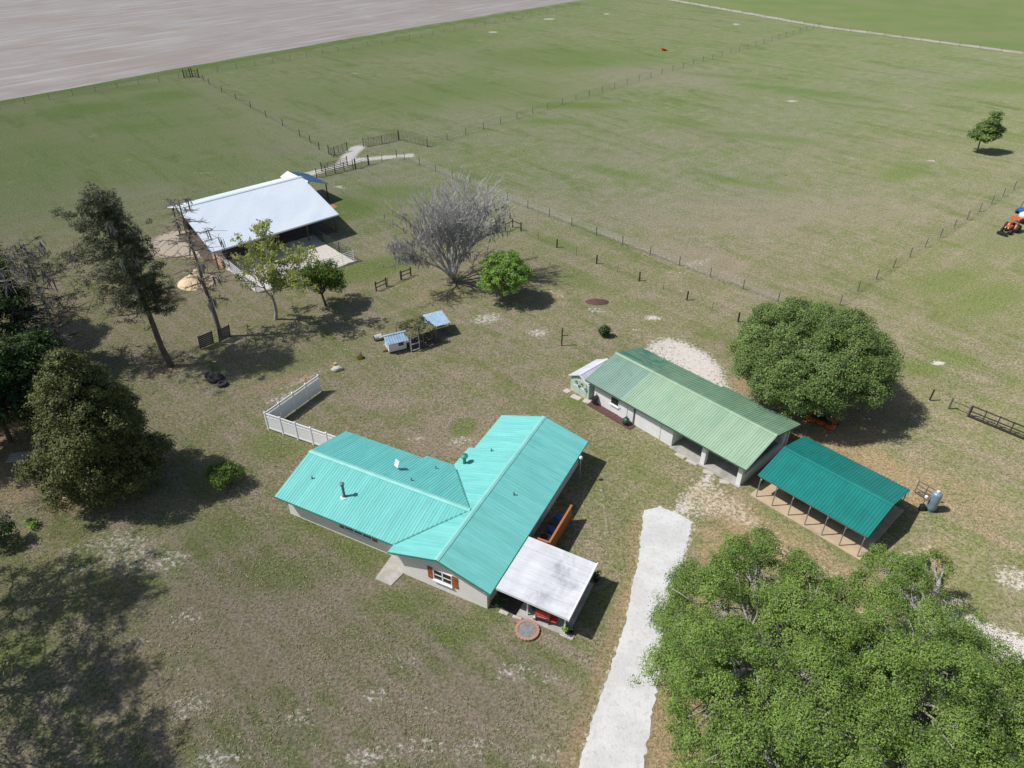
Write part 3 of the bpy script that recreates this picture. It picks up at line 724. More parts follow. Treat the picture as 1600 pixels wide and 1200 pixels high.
# ------------------------------------------------------------------ PORCH (own thing: lean-to patio cover)
porch = thing('patio_cover', 'white sheet metal patio cover with brown streaks beside turquoise roof', 'patio cover', UV(63.5, 26.45, -15.05), AZ_H)
np_ = 5
Lp = 5.05
for i in range(np_):
    x0 = .1 + Lp * i / np_; x1 = x0 + Lp / np_
    mb = MB()
    za, zb = 2.36, 2.18
    for (xa, xb, dz) in ((x0, x1 - .004, 0),):
        mb.extr([(-.62, za + dz), (-5.75, zb + dz), (-5.75, zb - .04), (-.62, za - .04)], 'x', xa, xb)
    for xr in (x0 + .005, x0 + .30, x0 + .62):
        mb.extr([(-.62, za + (.05 if xr < x0 + .1 else .018)), (-5.75, zb + (.05 if xr < x0 + .1 else .018)), (-5.75, zb + .002), (-.62, za + .002)], 'x', xr, xr + .045)
    mb.build('roof_panel', 'porch_roof', porch)
MB().box(.06, 5.2, -5.83, -5.752, 2.06, 2.25).build('gutter', 'white_paint', porch)
MB().extr([(-.62, 2.31), (-5.75, 2.13), (-5.75, 2.05), (-.62, 2.23)], 'x', .10, .17).build('front_beam', 'white_paint', porch)
for x, y in ((.72, -2.65), (.55, -5.4), (4.9, -5.4)):
    MB().box(x - .045, x + .045, y - .045, y + .045, .1, 2.2).build('post', 'white_paint', porch)
MB().box(.35, 5.1, -5.7, -.01, -.02, .10).build('slab', 'concrete', porch)
MB().box(.33, 5.0, -2.0, -.02, .1, .112).build('mat', 'dark_floor', porch)

def place(px, py, z=0): return P(px, py, z)
# portable red grill on the porch
p = P(849, 969, .1)
g = thing('red_grill', 'small red grill cart with dark front under the white patio cover', 'grill', p, math.radians(-22))
MB().extr([(-.27, .45), (.27, .45), (.27, .78), (.12, .98), (-.12, .98), (-.27, .78)], 'x', -.5, .5).build('lid', 'red_paint', g, bevel=.03)
MB().box(-.48, .48, -.25, .25, .25, .447).build('firebox', 'black_paint', g, bevel=.02)
for x in (-.44, .44):
    for y in (-.22, .22): MB().beam((x, y, 0), (x, y, .26), .04).build('leg', 'black_paint', g)
MB().box(.52, .95, -.25, .25, .44, .48).build('side_shelf', 'red_paint', g)
MB().tube((-.3, -.33, .7), (.3, -.33, .7), .02).build('handle', 'steel', g)
# watering can / bucket
p = P(836, 968)
g = thing('watering_can', 'pale galvanised watering can by the brick fire ring', 'watering can', p, .4)
MB().lathe([(.15, 0), (.16, .02), (.15, .36), (.14, .38)], 14).build('body', 'galvanised', g, True)
MB().tube((.13, 0, .12), (.42, 0, .4), .03, .02).build('spout', 'galvanised', g)
MB().beam((-.12, 0, .38), (.1, 0, .52), .03).beam((.1, 0, .52), (.13, 0, .36), .03).build('handle', 'galvanised', g)
for i, (q, lb) in enumerate((((788, 956), 'pale square stepping stone in the grass by the dark porch floor'), ((809, 963), 'pale square stepping stone touching the brick fire ring'))):
    p = P(*q); o = thing('stepping_stone', lb, 'stepping stone', p, math.radians(-27 + i * 8), 'stepping stones by the porch')
    MB().box(-.32, .32, -.22, .22, -.02, .06).build('slab', 'paving', o, bevel=.015)
# fire ring of bricks
p = P(823.5, 986)
fr = thing('fire_ring', 'round red brick fire ring with grey grate in the lawn', 'fire pit', p)
bk = MB().extr([(-.105, 0), (.105, 0), (.1, .2), (-.1, .2)], 'y', -.1, .1).mesh('brick', 'brick_red')
nb = 21
for lv in range(1):
    for k in range(nb):
        a = 2 * math.pi * (k + .5 * lv) / nb
        share('brick', bk, fr, (.71 * math.cos(a), .71 * math.sin(a), -.02 + random.uniform(-.01, .012)), (0, 0, a + random.uniform(-.05, .05)))
MB().lathe([(.6, 0), (.6, .05)], 24).build('ash_bed', 'ash', fr)
mb = MB()
for k in range(-9, 10):
    w = math.sqrt(max(.585 ** 2 - (k * .065) ** 2, 0)); mb.beam((k * .065, -w, .15), (k * .065, w, .15), .018)
mb.lathe([(.57, .14), (.6, .14), (.6, .16), (.57, .16)], 24)
mb.build('grate', 'grate', fr)

# ------------------------------------------------------------------ leaf helpers for potted plants and trees
def leaves(name, centres, radii, per, size, mat, parent, flat=.5, asp=.55, seed=1, down=0.0, zmin=None, kind=None, upbias=.35, outn=None):
    """clumps of leaf quads: centres (n,3), radii (n,) ; per leaves in each"""
    r = np.random.default_rng(seed)
    n = len(centres)
    C = np.repeat(centres, per, 0); R = np.repeat(radii, per)[:, None]
    d = r.normal(size=(n * per, 3)); d /= np.linalg.norm(d, axis=1)[:, None]
    rad = r.random((n * per, 1)) ** .45
    off = d * rad * R; off[:, 2] *= flat
    pos = C + off
    base_n = d * .5 if outn is None else d * .45 + np.repeat(outn, per, 0) * .6
    if zmin is not None:
        keep = pos[:, 2] > zmin; pos = pos[keep]; base_n = base_n[keep]
    k = len(pos)
    nrm = r.normal(size=(k, 3)) * .5 + base_n + np.array([0, 0, upbias]); nrm /= np.linalg.norm(nrm, axis=1)[:, None]
    t = r.normal(size=(k, 3)); t[:, 2] -= down
    t -= nrm * np.sum(t * nrm, 1)[:, None]; t /= np.linalg.norm(t, axis=1)[:, None]
    s = np.cross(nrm, t)
    L = size * (.6 + .8 * r.random((k, 1))); W = L * asp
    v = np.stack([pos - t * L * .5, pos + s * W * .5 + t * L * .05, pos + t * L * .5, pos - s * W * .5 + t * L * .05], 1).reshape(-1, 3)
    o = bpy.data.objects.new(name, np_mesh(name, v, 4, mat)); COL.objects.link(o)
    if parent is not None: o.parent = parent
    if kind: o['kind'] = kind
    return o
def potted(px, py, z, label, h=.5, pot='terracotta', mat='leaf_shrub', seed=1, r=.16):
    o = thing('potted_plant', label, 'potted plant', P(px, py, z), 0, 'potted plants round the porch')
    MB().lathe([(r * .75, 0), (r, .26), (r * 1.1, .27), (r * 1.1, .32), (r * .9, .32), (r * .9, .28)], 12).build('pot', pot, o)
    rr = np.random.default_rng(seed)
    c = rr.normal(size=(10, 3)) * np.array([r * .8, r * .8, h * .25]) + np.array([0, 0, .32 + h * .45])
    leaves('foliage', c, np.full(10, .16), 26, .13, mat, o, 1, .5, seed)
    mb = MB(); [mb.tube((0, 0, .25), tuple(q), .012, .006, 4) for q in c[:5]]; mb.build('stem', 'bark_dark', o)
    return o
potted(778, 947, 0, 'dark leafy potted plant against the house corner', .75, 'green_plastic', 'leaf_dark', 3, .22)
potted(834, 952, .1, 'leafy potted plant between the white porch post and the red grill', .6, 'green_plastic', 'leaf_shrub', 4)
potted(886, 989, .06, 'bright potted plant on a pale slab at the outer porch corner', .55, 'black_paint', 'leaf_bright', 5, .2)
o = thing('stepping_stone', 'pale slab under the bright potted plant at the porch corner', 'stepping stone', P(886, 993), math.radians(-27), 'stepping stones by the porch')
MB().box(-.45, .45, -.2, .2, -.02, .06).build('slab', 'paving', o, bevel=.015)
potted(931, 908, 0, 'dark potted plant in the shade beyond the patio cover', .45, 'black_paint', 'leaf_dark', 6, .2)
o = thing('bucket', 'small black bucket next to the bright potted plant', 'bucket', P(893, 990), 0)
MB().lathe([(.11, 0), (.15, .28), (.16, .3), (.14, .3), (.1, .04)], 12).build('body', 'black_paint', o)
MB().tube((-.15, 0, .29), (-.08, 0, .42), .008, None, 4).tube((-.08, 0, .42), (.08, 0, .42), .008, None, 4).tube((.08, 0, .42), (.15, 0, .29), .008, None, 4).build('handle', 'steel', o)

# ------------------------------------------------------------------ orange wood screen and barrels on the shady side
wf = thing('wood_screen', 'orange brown wooden privacy screen standing L-shaped in house shadow', 'fence', UV(63.5, 26.45, -15.05), AZ_H)
xs0, ys0 = 5.85, -1.9
nbd = 24; xe = 10.0
for k in range(nbd):
    a = xs0 + (xe - xs0) * k / nbd
    MB().box(a, a + (xe - xs0) / nbd - .012, ys0 - .02, ys0 + .02, .05, 1.62 + random.uniform(-.01, .01)).build('board', 'fence_wood', wf)
for k in range(8):
    a = ys0 + .06 + k * .16
    MB().box(xs0 - .02, xs0 + .02, a, a + .15, .05, 1.62).build('board', 'fence_wood', wf)
MB().box(xs0 - .02, xe + .02, ys0 - .08, ys0 + .08, 1.635, 1.69).build('cap_rail', 'fence_wood', wf)
MB().box(xs0 - .08, xs0 + .08, ys0 + .085, ys0 + 1.36, 1.635, 1.69).build('cap_rail', 'fence_wood', wf)
for q in ((xs0 + .07, ys0 + .075), (xs0 + 2.1, ys0 + .07), (xe - .06, ys0 + .07)):
    MB().box(q[0] - .045, q[0] + .045, q[1] - .045, q[1] + .045, 0, 1.62).build('post', 'fence_wood', wf)
def hloc(x, y, z=0):
    o = UV(63.5, 26.45, -15.05); a = AZ_H
    return (o[0] + x * math.cos(a) - y * math.sin(a), o[1] + x * math.sin(a) + y * math.cos(a), z)
for i, (x, y, mt, lb) in enumerate(((9.2, -1.15, 'blue_plastic', 'bright blue plastic barrel behind the far end of the wood screen'), (7.9, -1.2, 'blue_plastic', 'dark blue plastic barrel between the green bin and the equipment cabinet'), (8.55, -1.1, 'green_plastic', 'dark green plastic barrel between two blue barrels'))):
    o = thing('barrel', lb, 'barrel', hloc(x, y), 0, 'barrels behind the wood screen')
    MB().lathe([(.27, 0), (.29, .06), (.29, .28), (.305, .30), (.29, .32), (.29, .58), (.305, .60), (.29, .62), (.29, .84), (.26, .88)], 18).build('drum', mt, o, True)
    MB().lathe([(.24, .88), (.24, .9)], 18).build('lid', mt, o)
    MB().lathe([(.03, .9), (.03, .93)], 8, (.14, 0, 0)).build('bung', 'black_paint', o)
o = thing('air_conditioner', 'grey condenser unit inside the corner of the wood screen', 'air conditioner', hloc(6.9, -1.05), AZ_H)
MB().box(-.4, .4, -.4, .4, 0, .85).build('case', 'pipe_grey', o, bevel=.03)
MB().lathe([(.3, .85), (.32, .88), (.28, .88), (.28, .86)], 20).build('fan_ring', 'black_paint', o)
for k in range(3):
    a = k * 2.094; MB().beam((0, 0, .87), (.27 * math.cos(a), .27 * math.sin(a), .87), .09, .01).build('fan_blade', 'black_paint', o)
# lamp pole
o = thing('pole_lamp', 'slim grey pole with round white lamp head in house shadow', 'lamp post', P(905, 752), 0)
MB().lathe([(.055, 0), (.05, .1), (.04, 2.3), (.035, 2.42)], 10).build('pole', 'galvanised', o, True)
MB().lathe([(.05, 2.40), (.13, 2.44), (.15, 2.55), (.11, 2.66), (.03, 2.7)], 14).build('lamp_head', 'white_paint', o, True)

# ------------------------------------------------------------------ white vinyl fence
vf = [UV(63.5, 41.4, -41.2), UV(63.5, 34.68, -41.65), UV(63.5, 34.85, -33.35)]
for run_i, (a, c, lb, npan) in enumerate(((vf[1], vf[0], 'white vinyl fence run with bluish shaded face, ending in the open lawn', 4), (vf[1], vf[2], 'sunlit white vinyl fence run that meets the turquoise house roof', 5))):
    d = c - a; L = np.linalg.norm(d); az = math.atan2(d[1], d[0])
    o = thing('vinyl_fence', lb, 'fence', a, az, 'white vinyl fence runs')
    post = MB().box(-.065, .065, -.065, .065, 0, 1.95); post.box(-.085, .085, -.085, .085, 1.95, 1.98)
    i0 = len(post.v); post.v += [(-.075, -.075, 1.98), (.075, -.075, 1.98), (.075, .075, 1.98), (-.075, .075, 1.98), (0, 0, 2.06)]
    post.f += [(i0, i0 + 1, i0 + 4), (i0 + 1, i0 + 2, i0 + 4), (i0 + 2, i0 + 3, i0 + 4), (i0 + 3, i0, i0 + 4)]
    pm = post.mesh('post', 'vinyl')
    for k in range(npan + 1):
        if run_i == 1 and k == 0: continue
        share('post', pm, o, (L * k / npan, 0, 0))
    w = L / npan - .13
    rail = MB().box(-w / 2, w / 2, -.03, .03, 0, .14).mesh('rail', 'vinyl')
    nbd = max(8, int(w / .17)); bw = (w - .02) / nbd
    board = MB().box(-bw / 2 + .003, bw / 2 - .003, -.014, .014, 0, 1.33).mesh('board', 'vinyl')
    for k in range(npan):
        cx = L * (k + .5) / npan
        for z in (.16, 1.44, 1.76): share('rail', rail, o, (cx, 0, z))
        for q in range(nbd): share('board', board, o, (cx - w / 2 + .01 + bw * (q + .5), 0, .22))
        lat = MB()
        for q in range(int(w / .11)): lat.box(-w / 2 + .04 + q * .11, -w / 2 + .085 + q * .11, -.012, .012, 1.58, 1.765)
        share('lattice', lat.mesh('lattice', 'vinyl'), o, (cx, 0, 0))

# ------------------------------------------------------------------ GARAGE   local: x along the front to the right, y away from the camera
AZ_G = math.radians(-47)
gar = thing('garage', 'long white block garage with pale green ribbed roof and two open bays', 'garage', UV(-47, -34.1, -42.35), AZ_G)
GL, GD = 15.75, 7.35
GE, GR, GRY = 2.40, 3.52, 3.68      # eave, ridge, ridge's y
th = .2
wl = MB()
wl.box(0, 4.85, 0, th, 0, GE - .03)                       # front wall left part
wl.box(7.7, 8.95, 0, th, 0, GE - .03)
wl.box(4.85, 7.7, 0, th, 2.12, GE - .03)
wl.box(0, th, th, GD, 0, GE - .03); wl.box(th, GL, GD - th, GD, 0, GE - .03)
wl.box(8.75, 8.95, th, GD - th, 0, GE - .03)
wl.extr([(0, GE - .029), (GRY, GR - .1), (GD, GE - .029)], 'x', .003, .2)
wl.extr([(.3, GE - .02), (GRY, GR - .1), (GD - .3, GE - .02)], 'x', GL - .2, GL - .003)
wl.box(GL - .2, GL, .42, GD - .6, 0, .95)
wl.build('wall', 'white_paint', gar)
for x in (12.1, 15.55):
    MB().box(x - .2, x + .2, 0, .4, 0, GE - .03).build('pillar', 'white_paint', gar)
MB().box(GL - .2, GL, GD - 1.0, GD - .601, .95, GE - .03).build('pillar', 'white_paint', gar)
MB().box(8.952, GL + .1, -.25, GD - .21, -.02, .06).build('floor_slab', 'concrete', gar)
gdoor = bpy.data.objects.new('garage_door', None); COL.objects.link(gdoor); gdoor.parent = gar
for k in range(4): MB().box(4.87, 7.68, -.035, .02, .03 + k * .52, .03 + k * .52 + .505).build('door_panel', 'white_paint', gdoor, bevel=.01)
def gwin(x0, x1, z0, z1):
    f = MB(); t = .06
    f.box(x0 - t, x1 + t, -.05, -.003, z0 - t, z0); f.box(x0 - t, x1 + t, -.05, -.003, z1, z1 + t); f.box(x0 - t, x0, -.05, -.003, z0, z1); f.box(x1, x1 + t, -.05, -.003, z0, z1)
    w = f.build('window', 'white_paint', gar)
    for k in range(2):
        zc = z0 + (z1 - z0) * k / 2; MB().box(x0 + .02, x1 - .02, -.03, -.004, zc + .02, zc + (z1 - z0) / 2 - .02).build('pane', 'glass', w)
    MB().box(x0 - .12, x1 + .12, -.14, -.003, z0 - .17, z0 - .065).build('sill', 'white_paint', w)
gwin(2.05, 2.9, 1.02, 1.75)
dd = MB().box(3.05, 3.95, -.045, -.003, .05, 2.05).build('door', 'white_paint', gar, bevel=.01)
MB().lathe([(.03, 0), (.04, -.04), (.02, -.07)], 8, (3.15, -.045, 1.0), 'y').build('handle', 'black_paint', dd)
MB().box(4.70, 4.83, -.10, -.003, 0, 2.3).build('downpipe', 'pipe_grey', gar)
groof = bpy.data.objects.new('roof', None); COL.objects.link(groof); groof.parent = gar
fy, by = -.55, 7.95
sf = math.hypot(GRY - fy, GR - GE); sb = math.hypot(by - GRY, GR - GE + .02)
x0, xm, x1 = -.75, 3.55, 16.2
kw = dict(rib=.23, rh=.03, rw=.10)
slope('roof_slope', 'green_roof_old', groof, (x0, fy, GE), (1, 0, 0), (0, GRY - fy, GR - GE), xm - x0 - .002, sf, **kw)['label'] = 'older darker green end of the front slope'
slope('roof_slope', 'green_roof_new', groof, (xm, fy, GE), (1, 0, 0), (0, GRY - fy, GR - GE), x1 - xm, sf, **kw)
slope('roof_slope', 'green_roof_back', groof, (x0, by - .45, GE + .13 - .02), (1, 0, 0), (0, -(by - GRY), GR - GE + .02), 9.3, sb * (by - .45 - GRY) / (by - GRY), **kw)
slope('roof_slope', 'green_roof_back', groof, (x0 + 9.302, by, GE - .02), (1, 0, 0), (0, -(by - GRY), GR - GE + .02), x1 - x0 - 9.302, sb, **kw)
ridge_cap(groof, (x0 - .01, GRY, GR), (x1 + .01, GRY, GR), (0, 1, 0), .06, .2, 'green_roof_new', .06)
fa = MB()
fa.beam((x0 - .02, fy, GE - .07), (x0 - .02, GRY, GR - .07), .03, .12); fa.beam((x1 + .02, fy, GE - .07), (x1 + .02, GRY, GR - .07), .03, .12)
fa.beam((x1 + .02, by, GE - .09), (x1 + .02, GRY, GR - .07), .03, .12); fa.beam((x0, fy - .02, GE - .07), (x1, fy - .02, GE - .07), .03, .1)
fa.build('fascia', 'green_trim', groof)
# dark red walk, sack, bicycle
dk = thing('red_walk', 'dark red brown plank walk along the white garage wall', 'walkway', UV(-47, -34.1, -42.35), AZ_G)
for k in range(14):
    xa = -.1 + k * .37; MB().box(xa, xa + .36, -.85, -.012, .0, .07 + (k % 3) * .003).build('plank', 'red_deck', dk)
o = thing('trash_bag', 'full black rubbish bag slumped beside the garage downpipe', 'bag', UV(-47, -34.1 + 4.3, -42.35 + .5, .07), AZ_G)
MB().blob((0, 0, .34), (.36, .33, .36), 12, 8, .1, 3).build('sack', 'green_plastic', o, True); MB().lathe([(.05, .62), (.03, .7), (.12, .8)], 8).build('tied_neck', 'green_plastic', o)
o = thing('wheelbarrow', 'dark wheelbarrow leaning on the end of the garage wall beside the shed', 'wheelbarrow', UV(-47, -33.85, -42.0, .07), AZ_G)
MB().lathe([(.2, -.03), (.2, .03), (.12, .03), (.12, -.03)], 14, (0, 0, .2), 'y').build('wheel', 'black_rubber', o)
MB().extr([(-.3, .9), (.3, .9), (.18, .25), (-.18, .25)], 'x', .02, .3).build('tray', 'black_paint', o)
MB().beam((0, -.2, .2), (.1, -.25, 1.2), .04).beam((0, .2, .2), (.1, .25, 1.2), .04).build('handle', 'old_wood', o)
for i, (q, s) in enumerate((((1063, 712), .45), ((1081, 722), .5), ((1107, 738), .45), ((1132, 753), .4))):
    o = thing('paving_slab', 'pale paving slab on the soil before the open garage bays', 'paving slab', P(*q), AZ_G + .2 * i, 'slabs before the garage bays')
    MB().box(-s, s, -.25, .25, -.02, .05).build('slab', 'paving', o, bevel=.015)
# ladder, bench: something in the bays
o = thing('workbench', 'dim wooden workbench at the back of the open garage bay', 'workbench', UV(-47, -22.5, -48.6, .06), AZ_G)
MB().box(-1.2, 1.2, -.35, .35, .82, .9).build('top', 'old_wood', o)
for x in (-1.1, 1.1):
    for y in (-.28, .28): MB().box(x - .05, x + .05, y - .05, y + .05, 0, .82).build('leg', 'old_wood', o)

# ------------------------------------------------------------------ small shed
sh = thing('garden_shed', 'small pale green garden shed with white gable roof beside the garage', 'shed', UV(-47, -36.95, -42.2), AZ_G)
SW, SDp = 2.3, 3.6
MB().extr([(0, 0), (SW, 0), (SW, 1.75), (SW / 2, 2.35), (0, 1.75)], 'y', 0, SDp).build('wall', 'shed_green', sh)
srf = bpy.data.objects.new('roof', None); COL.objects.link(srf); srf.parent = sh
ss = math.hypot(SW / 2 + .15, .68)
slope('roof_slope', 'shed_roof', srf, (-.15, -.2, 1.72), (0, 1, 0), (SW / 2 + .15, 0, .68), SDp + .4, ss, rib=.3, rh=.02, rw=.05)
slope('roof_slope', 'shed_roof', srf, (SW + .15, -.2, 1.72), (0, 1, 0), (-SW / 2 - .15, 0, .68), SDp + .4, ss, rib=.3, rh=.02, rw=.05)
ridge_cap(srf, (SW / 2, -.21, 2.4), (SW / 2, SDp + .21, 2.4), (1, 0, 0), .06, .12, 'white_paint', .035)
mb = MB(); mb.beam((-.15, -.21, 1.70), (SW / 2, -.21, 2.38), .03, .12); mb.beam((SW + .15, -.21, 1.70), (SW / 2, -.21, 2.38), .03, .12); mb.build('bargeboard', 'white_paint', srf)
for x in (.33, 1.17):
    dd = MB().box(x, x + .82, -.04, -.003, .08, 1.68).build('door', 'shed_green', sh, bevel=.01)
    MB().box(x + .02, x + .8, -.06, -.041, .8, .88).build('door_brace', 'white_paint', dd)
    MB().box(x + (.7 if x < 1 else .06), x + (.76 if x < 1 else .12), -.08, -.041, .95, 1.1).build('handle', 'black_paint', dd)
for x, z, r in ((.75, 1.3, .12), (1.45, 1.35, .12), (1.95, 1.0, .14), (1.1, .95, .10)):
    mb = MB(); n = 12
    for k in range(n):
        a, c = 2 * math.pi * k / n, 2 * math.pi * (k + 1) / n
        mb.tube((x + r * math.cos(a), -.07, z + r * math.sin(a)), (x + r * math.cos(c), -.07, z + r * math.sin(c)), .035, None, 5)
    mb.build('wreath', 'wreath', sh)
MB().box(-.02, SW + .02, -.10, -.003, -.02, .075).build('threshold', 'block_pink', sh)
for i, (q, s) in enumerate((((886, 611), .3), ((900, 621), .5), ((917, 627), .35))):
    o = thing('paving_slab', 'pale paving slab on the grass before the shed doors', 'paving slab', P(*q), AZ_G + .15 * i, 'slabs before the shed')
    MB().box(-s, s, -.3, .3, -.02, .05).build('slab', 'paving', o, bevel=.015)

# ------------------------------------------------------------------ CARPORT   local x along the front to the right, y away
AZ_C = math.radians(-47.6)
cp = thing('carport', 'open metal carport with deep green ribbed gable roof on thin posts', 'carport', UV(-47.6, -17.5, -42.0), AZ_C)
CLn, CW, CE, CR = 8.8, 7.13, 2.2, 3.02
crf = bpy.data.objects.new('roof', None); COL.objects.link(crf); crf.parent = cp
sc = math.hypot(CW / 2, CR - CE)
slope('roof_slope', 'carport_roof', crf, (0, 0, CE), (1, 0, 0), (0, CW / 2, CR - CE), CLn, sc, rib=.23, rh=.03, rw=.10)
slope('roof_slope', 'carport_roof', crf, (0, CW, CE), (1, 0, 0), (0, -CW / 2, CR - CE), CLn, sc, rib=.23, rh=.03, rw=.10)
ridge_cap(crf, (-.01, CW / 2, CR), (CLn + .01, CW / 2, CR), (0, 1, 0), .045, .18, 'carport_roof', .055)
pm = MB().box(-.032, .032, -.032, .032, 0, CE - .02).mesh('post', 'galvanised')
bm_ = MB(); bm_.beam((0, .06, CE - .07), (0, CW / 2, CR - .07), .055); bm_.beam((0, CW - .06, CE - .07), (0, CW / 2, CR - .07), .055)
bm_.beam((0, .1, CE - .5), (0, .75, CE + .05), .045); bm_.beam((0, CW - .1, CE - .5), (0, CW - .75, CE + .05), .045)
rm = bm_.mesh('rafter', 'galvanised')
for k in range(7):
    x = .3 + 1.387 * k
    share('post', pm, cp, (x, .06, 0)); share('post', pm, cp, (x, CW - .06, 0)); share('rafter', rm, cp, (x, 0, 0))
MB().box(.1, CLn - .1, .02, .10, CE - .10, CE - .045).build('eave_rail', 'galvanised', cp); MB().box(.1, CLn - .1, CW - .1, CW - .02, CE - .10, CE - .045).build('eave_rail', 'galvanised', cp)
MB().box(-.15, CLn + .12, -.12, CW + .1, -.02, .055).build('floor_slab', 'concrete_tan', cp)
def vehicle(name, label, loc, rz, body, L=4.3, W=1.75, H=1.45, pickup=False):
    o = thing(name, label, 'car', loc, rz)
    h = H
    prof = [(-L / 2, .35), (-L / 2, .78), (-L / 2 + .15, .86), (-L * .22, .92), (-L * .12, h - .05), (-L * .05, h), (L * .2, h), (L * .34, .95), (L / 2 - .1, .9), (L / 2, .8), (L / 2, .35)]
    mb = MB(); i = len(mb.v); n = len(prof)
    for s in (-1, 1):
        for x, z in prof:
            ins = .14 if z > 1.0 else 0
            mb.v.append((x, s * (W / 2 - ins), z))
    mb.f.append(tuple(range(n - 1, -1, -1))); mb.f.append(tuple(range(n, 2 * n)))
    for k in range(n): mb.f.append((k, (k + 1) % n, n + (k + 1) % n, n + k))
    mb.build('body', body, o, bevel=.05)
    g = MB()
    for s in (-1, 1):
        yy = s * (W / 2 - .105)
        g.quad((-L * .185, yy + s * .035, .96), (-L * .11, yy - s * .03, h - .12), (L * .17, yy - s * .03, h - .12), (L * .27, yy + s * .035, .98))
    g.build('side_window', 'glass', o)
    MB().quad((-L * .215, -W / 2 + .2, .935), (-L * .215, W / 2 - .2, .935), (-L * .125, W / 2 - .24, h - .1), (-L * .125, -W / 2 + .24, h - .1)).build('windscreen', 'glass', o)
    for sx in (-.31, .31):
        for s in (-1, 1):
            wv_ = MB().lathe([(.2, -.1), (.33, -.1), (.34, 0), (.33, .1), (.2, .1)], 18, (sx * L, s * (W / 2 - .08), .34), 'y').build('wheel', 'black_rubber', o, True)
            MB().lathe([(.05, -.09), (.2, -.095), (.2, .095), (.05, .11)], 14, (sx * L, s * (W / 2 - .08), .34), 'y').build('rim', 'steel', wv_)
    for s in (-1, 1):
        MB().box(-L / 2 - .02, -L / 2 + .05, s * W * .33 - .15, s * W * .33 + .15, .62, .74).build('headlight', 'white_paint', o)
    return o
def cloc(x, y, z=.055): return tuple(UV(-47.6, -17.5 + x, -42.0 - y, z))
vehicle('parked_car', 'dark car parked in carport shade near the garage', cloc(2.6, 3.9), AZ_C + math.pi / 2, 'car_dark')
vehicle('parked_car', 'silver car parked in carport shade at the open end', cloc(6.2, 3.9), AZ_C + math.pi / 2, 'car_silver')

# ------------------------------------------------------------------ gas tank and pipe panel
o = thing('gas_tank', 'upright blue-grey pressure tank with fittings on a small base', 'tank', P(1453, 797), 0)
MB().lathe([(.25, 0), (.28, .04), (.34, .14), (.37, .28), (.37, 1.55), (.34, 1.69), (.24, 1.79), (.05, 1.83)], 20, (.0, 0, .1)).build('shell', 'tank_blue', o, True)
MB().lathe([(.3, 0), (.3, .12)], 16).build('foot_ring', 'pipe_grey', o)
MB().lathe([(.12, 1.9), (.12, 2.02), (.05, 2.05)], 10).build('valve_hood', 'white_paint', o)
pb = MB(); pb.box(-.85, -.5, -.16, .2, 0, .55); pb.build('pump', 'black_paint', o, bevel=.04)
MB().tube((-.55, 0, .45), (-.4, 0, .45), .04).tube((-.75, 0, .7), (-.75, 0, 1.3), .035).tube((-.75, 0, 1.3), (-.2, 0, 1.5), .035).build('pipe', 'steel', o)
MB().lathe([(.07, 1.28), (.12, 1.34), (.12, 1.5), (.05, 1.55)], 10, (-.75, 0, 0)).build('pressure_vessel', 'white_paint', o)

def rail_gate(name, label, cat, a, c, h, rails, stiles, mat, w=.05, posts=None, pw=.14, ph=None, group=None, z0=.15, mesh=None, postmat=None):
    a = np.array(a); c = np.array(c); d = c - a; L = float(np.linalg.norm(d)); az = math.atan2(d[1], d[0])
    o = thing(name, label, cat, (a[0], a[1], 0), az, group)
    for k in range(rails):
        z = z0 + (h - z0) * k / max(rails - 1, 1)
        MB().beam((0, 0, z), (L, 0, z), w).build('rail', mat, o)
    for k in range(stiles):
        x = L * k / max(stiles - 1, 1); MB().beam((x, w * .95, z0 - .08), (x, w * .95, h + w / 2), w).build('stile', mat, o)
    if posts:
        for x in posts: MB().tube((x * L, 0, -.1), (x * L, 0, ph or h + .2), pw / 2, pw / 2 * .95, 8).build('post', postmat or mat, o)
    if mesh:
        mb = MB()
        for k in range(int(L / .25)): mb.beam((k * .25, 0, z0), (k * .25, 0, h), .008)
        for k in range(int(h / .2)): mb.beam((0, 0, .15 + k * .2), (L, 0, .15 + k * .2), .008)
        mb.build('wire_mesh', 'wire', o)['kind'] = 'stuff'
    return o
rail_gate('livestock_panel', 'dark pipe panel standing behind the blue-grey tank', 'panel', P(1428, 770), P(1456, 787), 1.3, 4, 3, 'grey_post', .06)

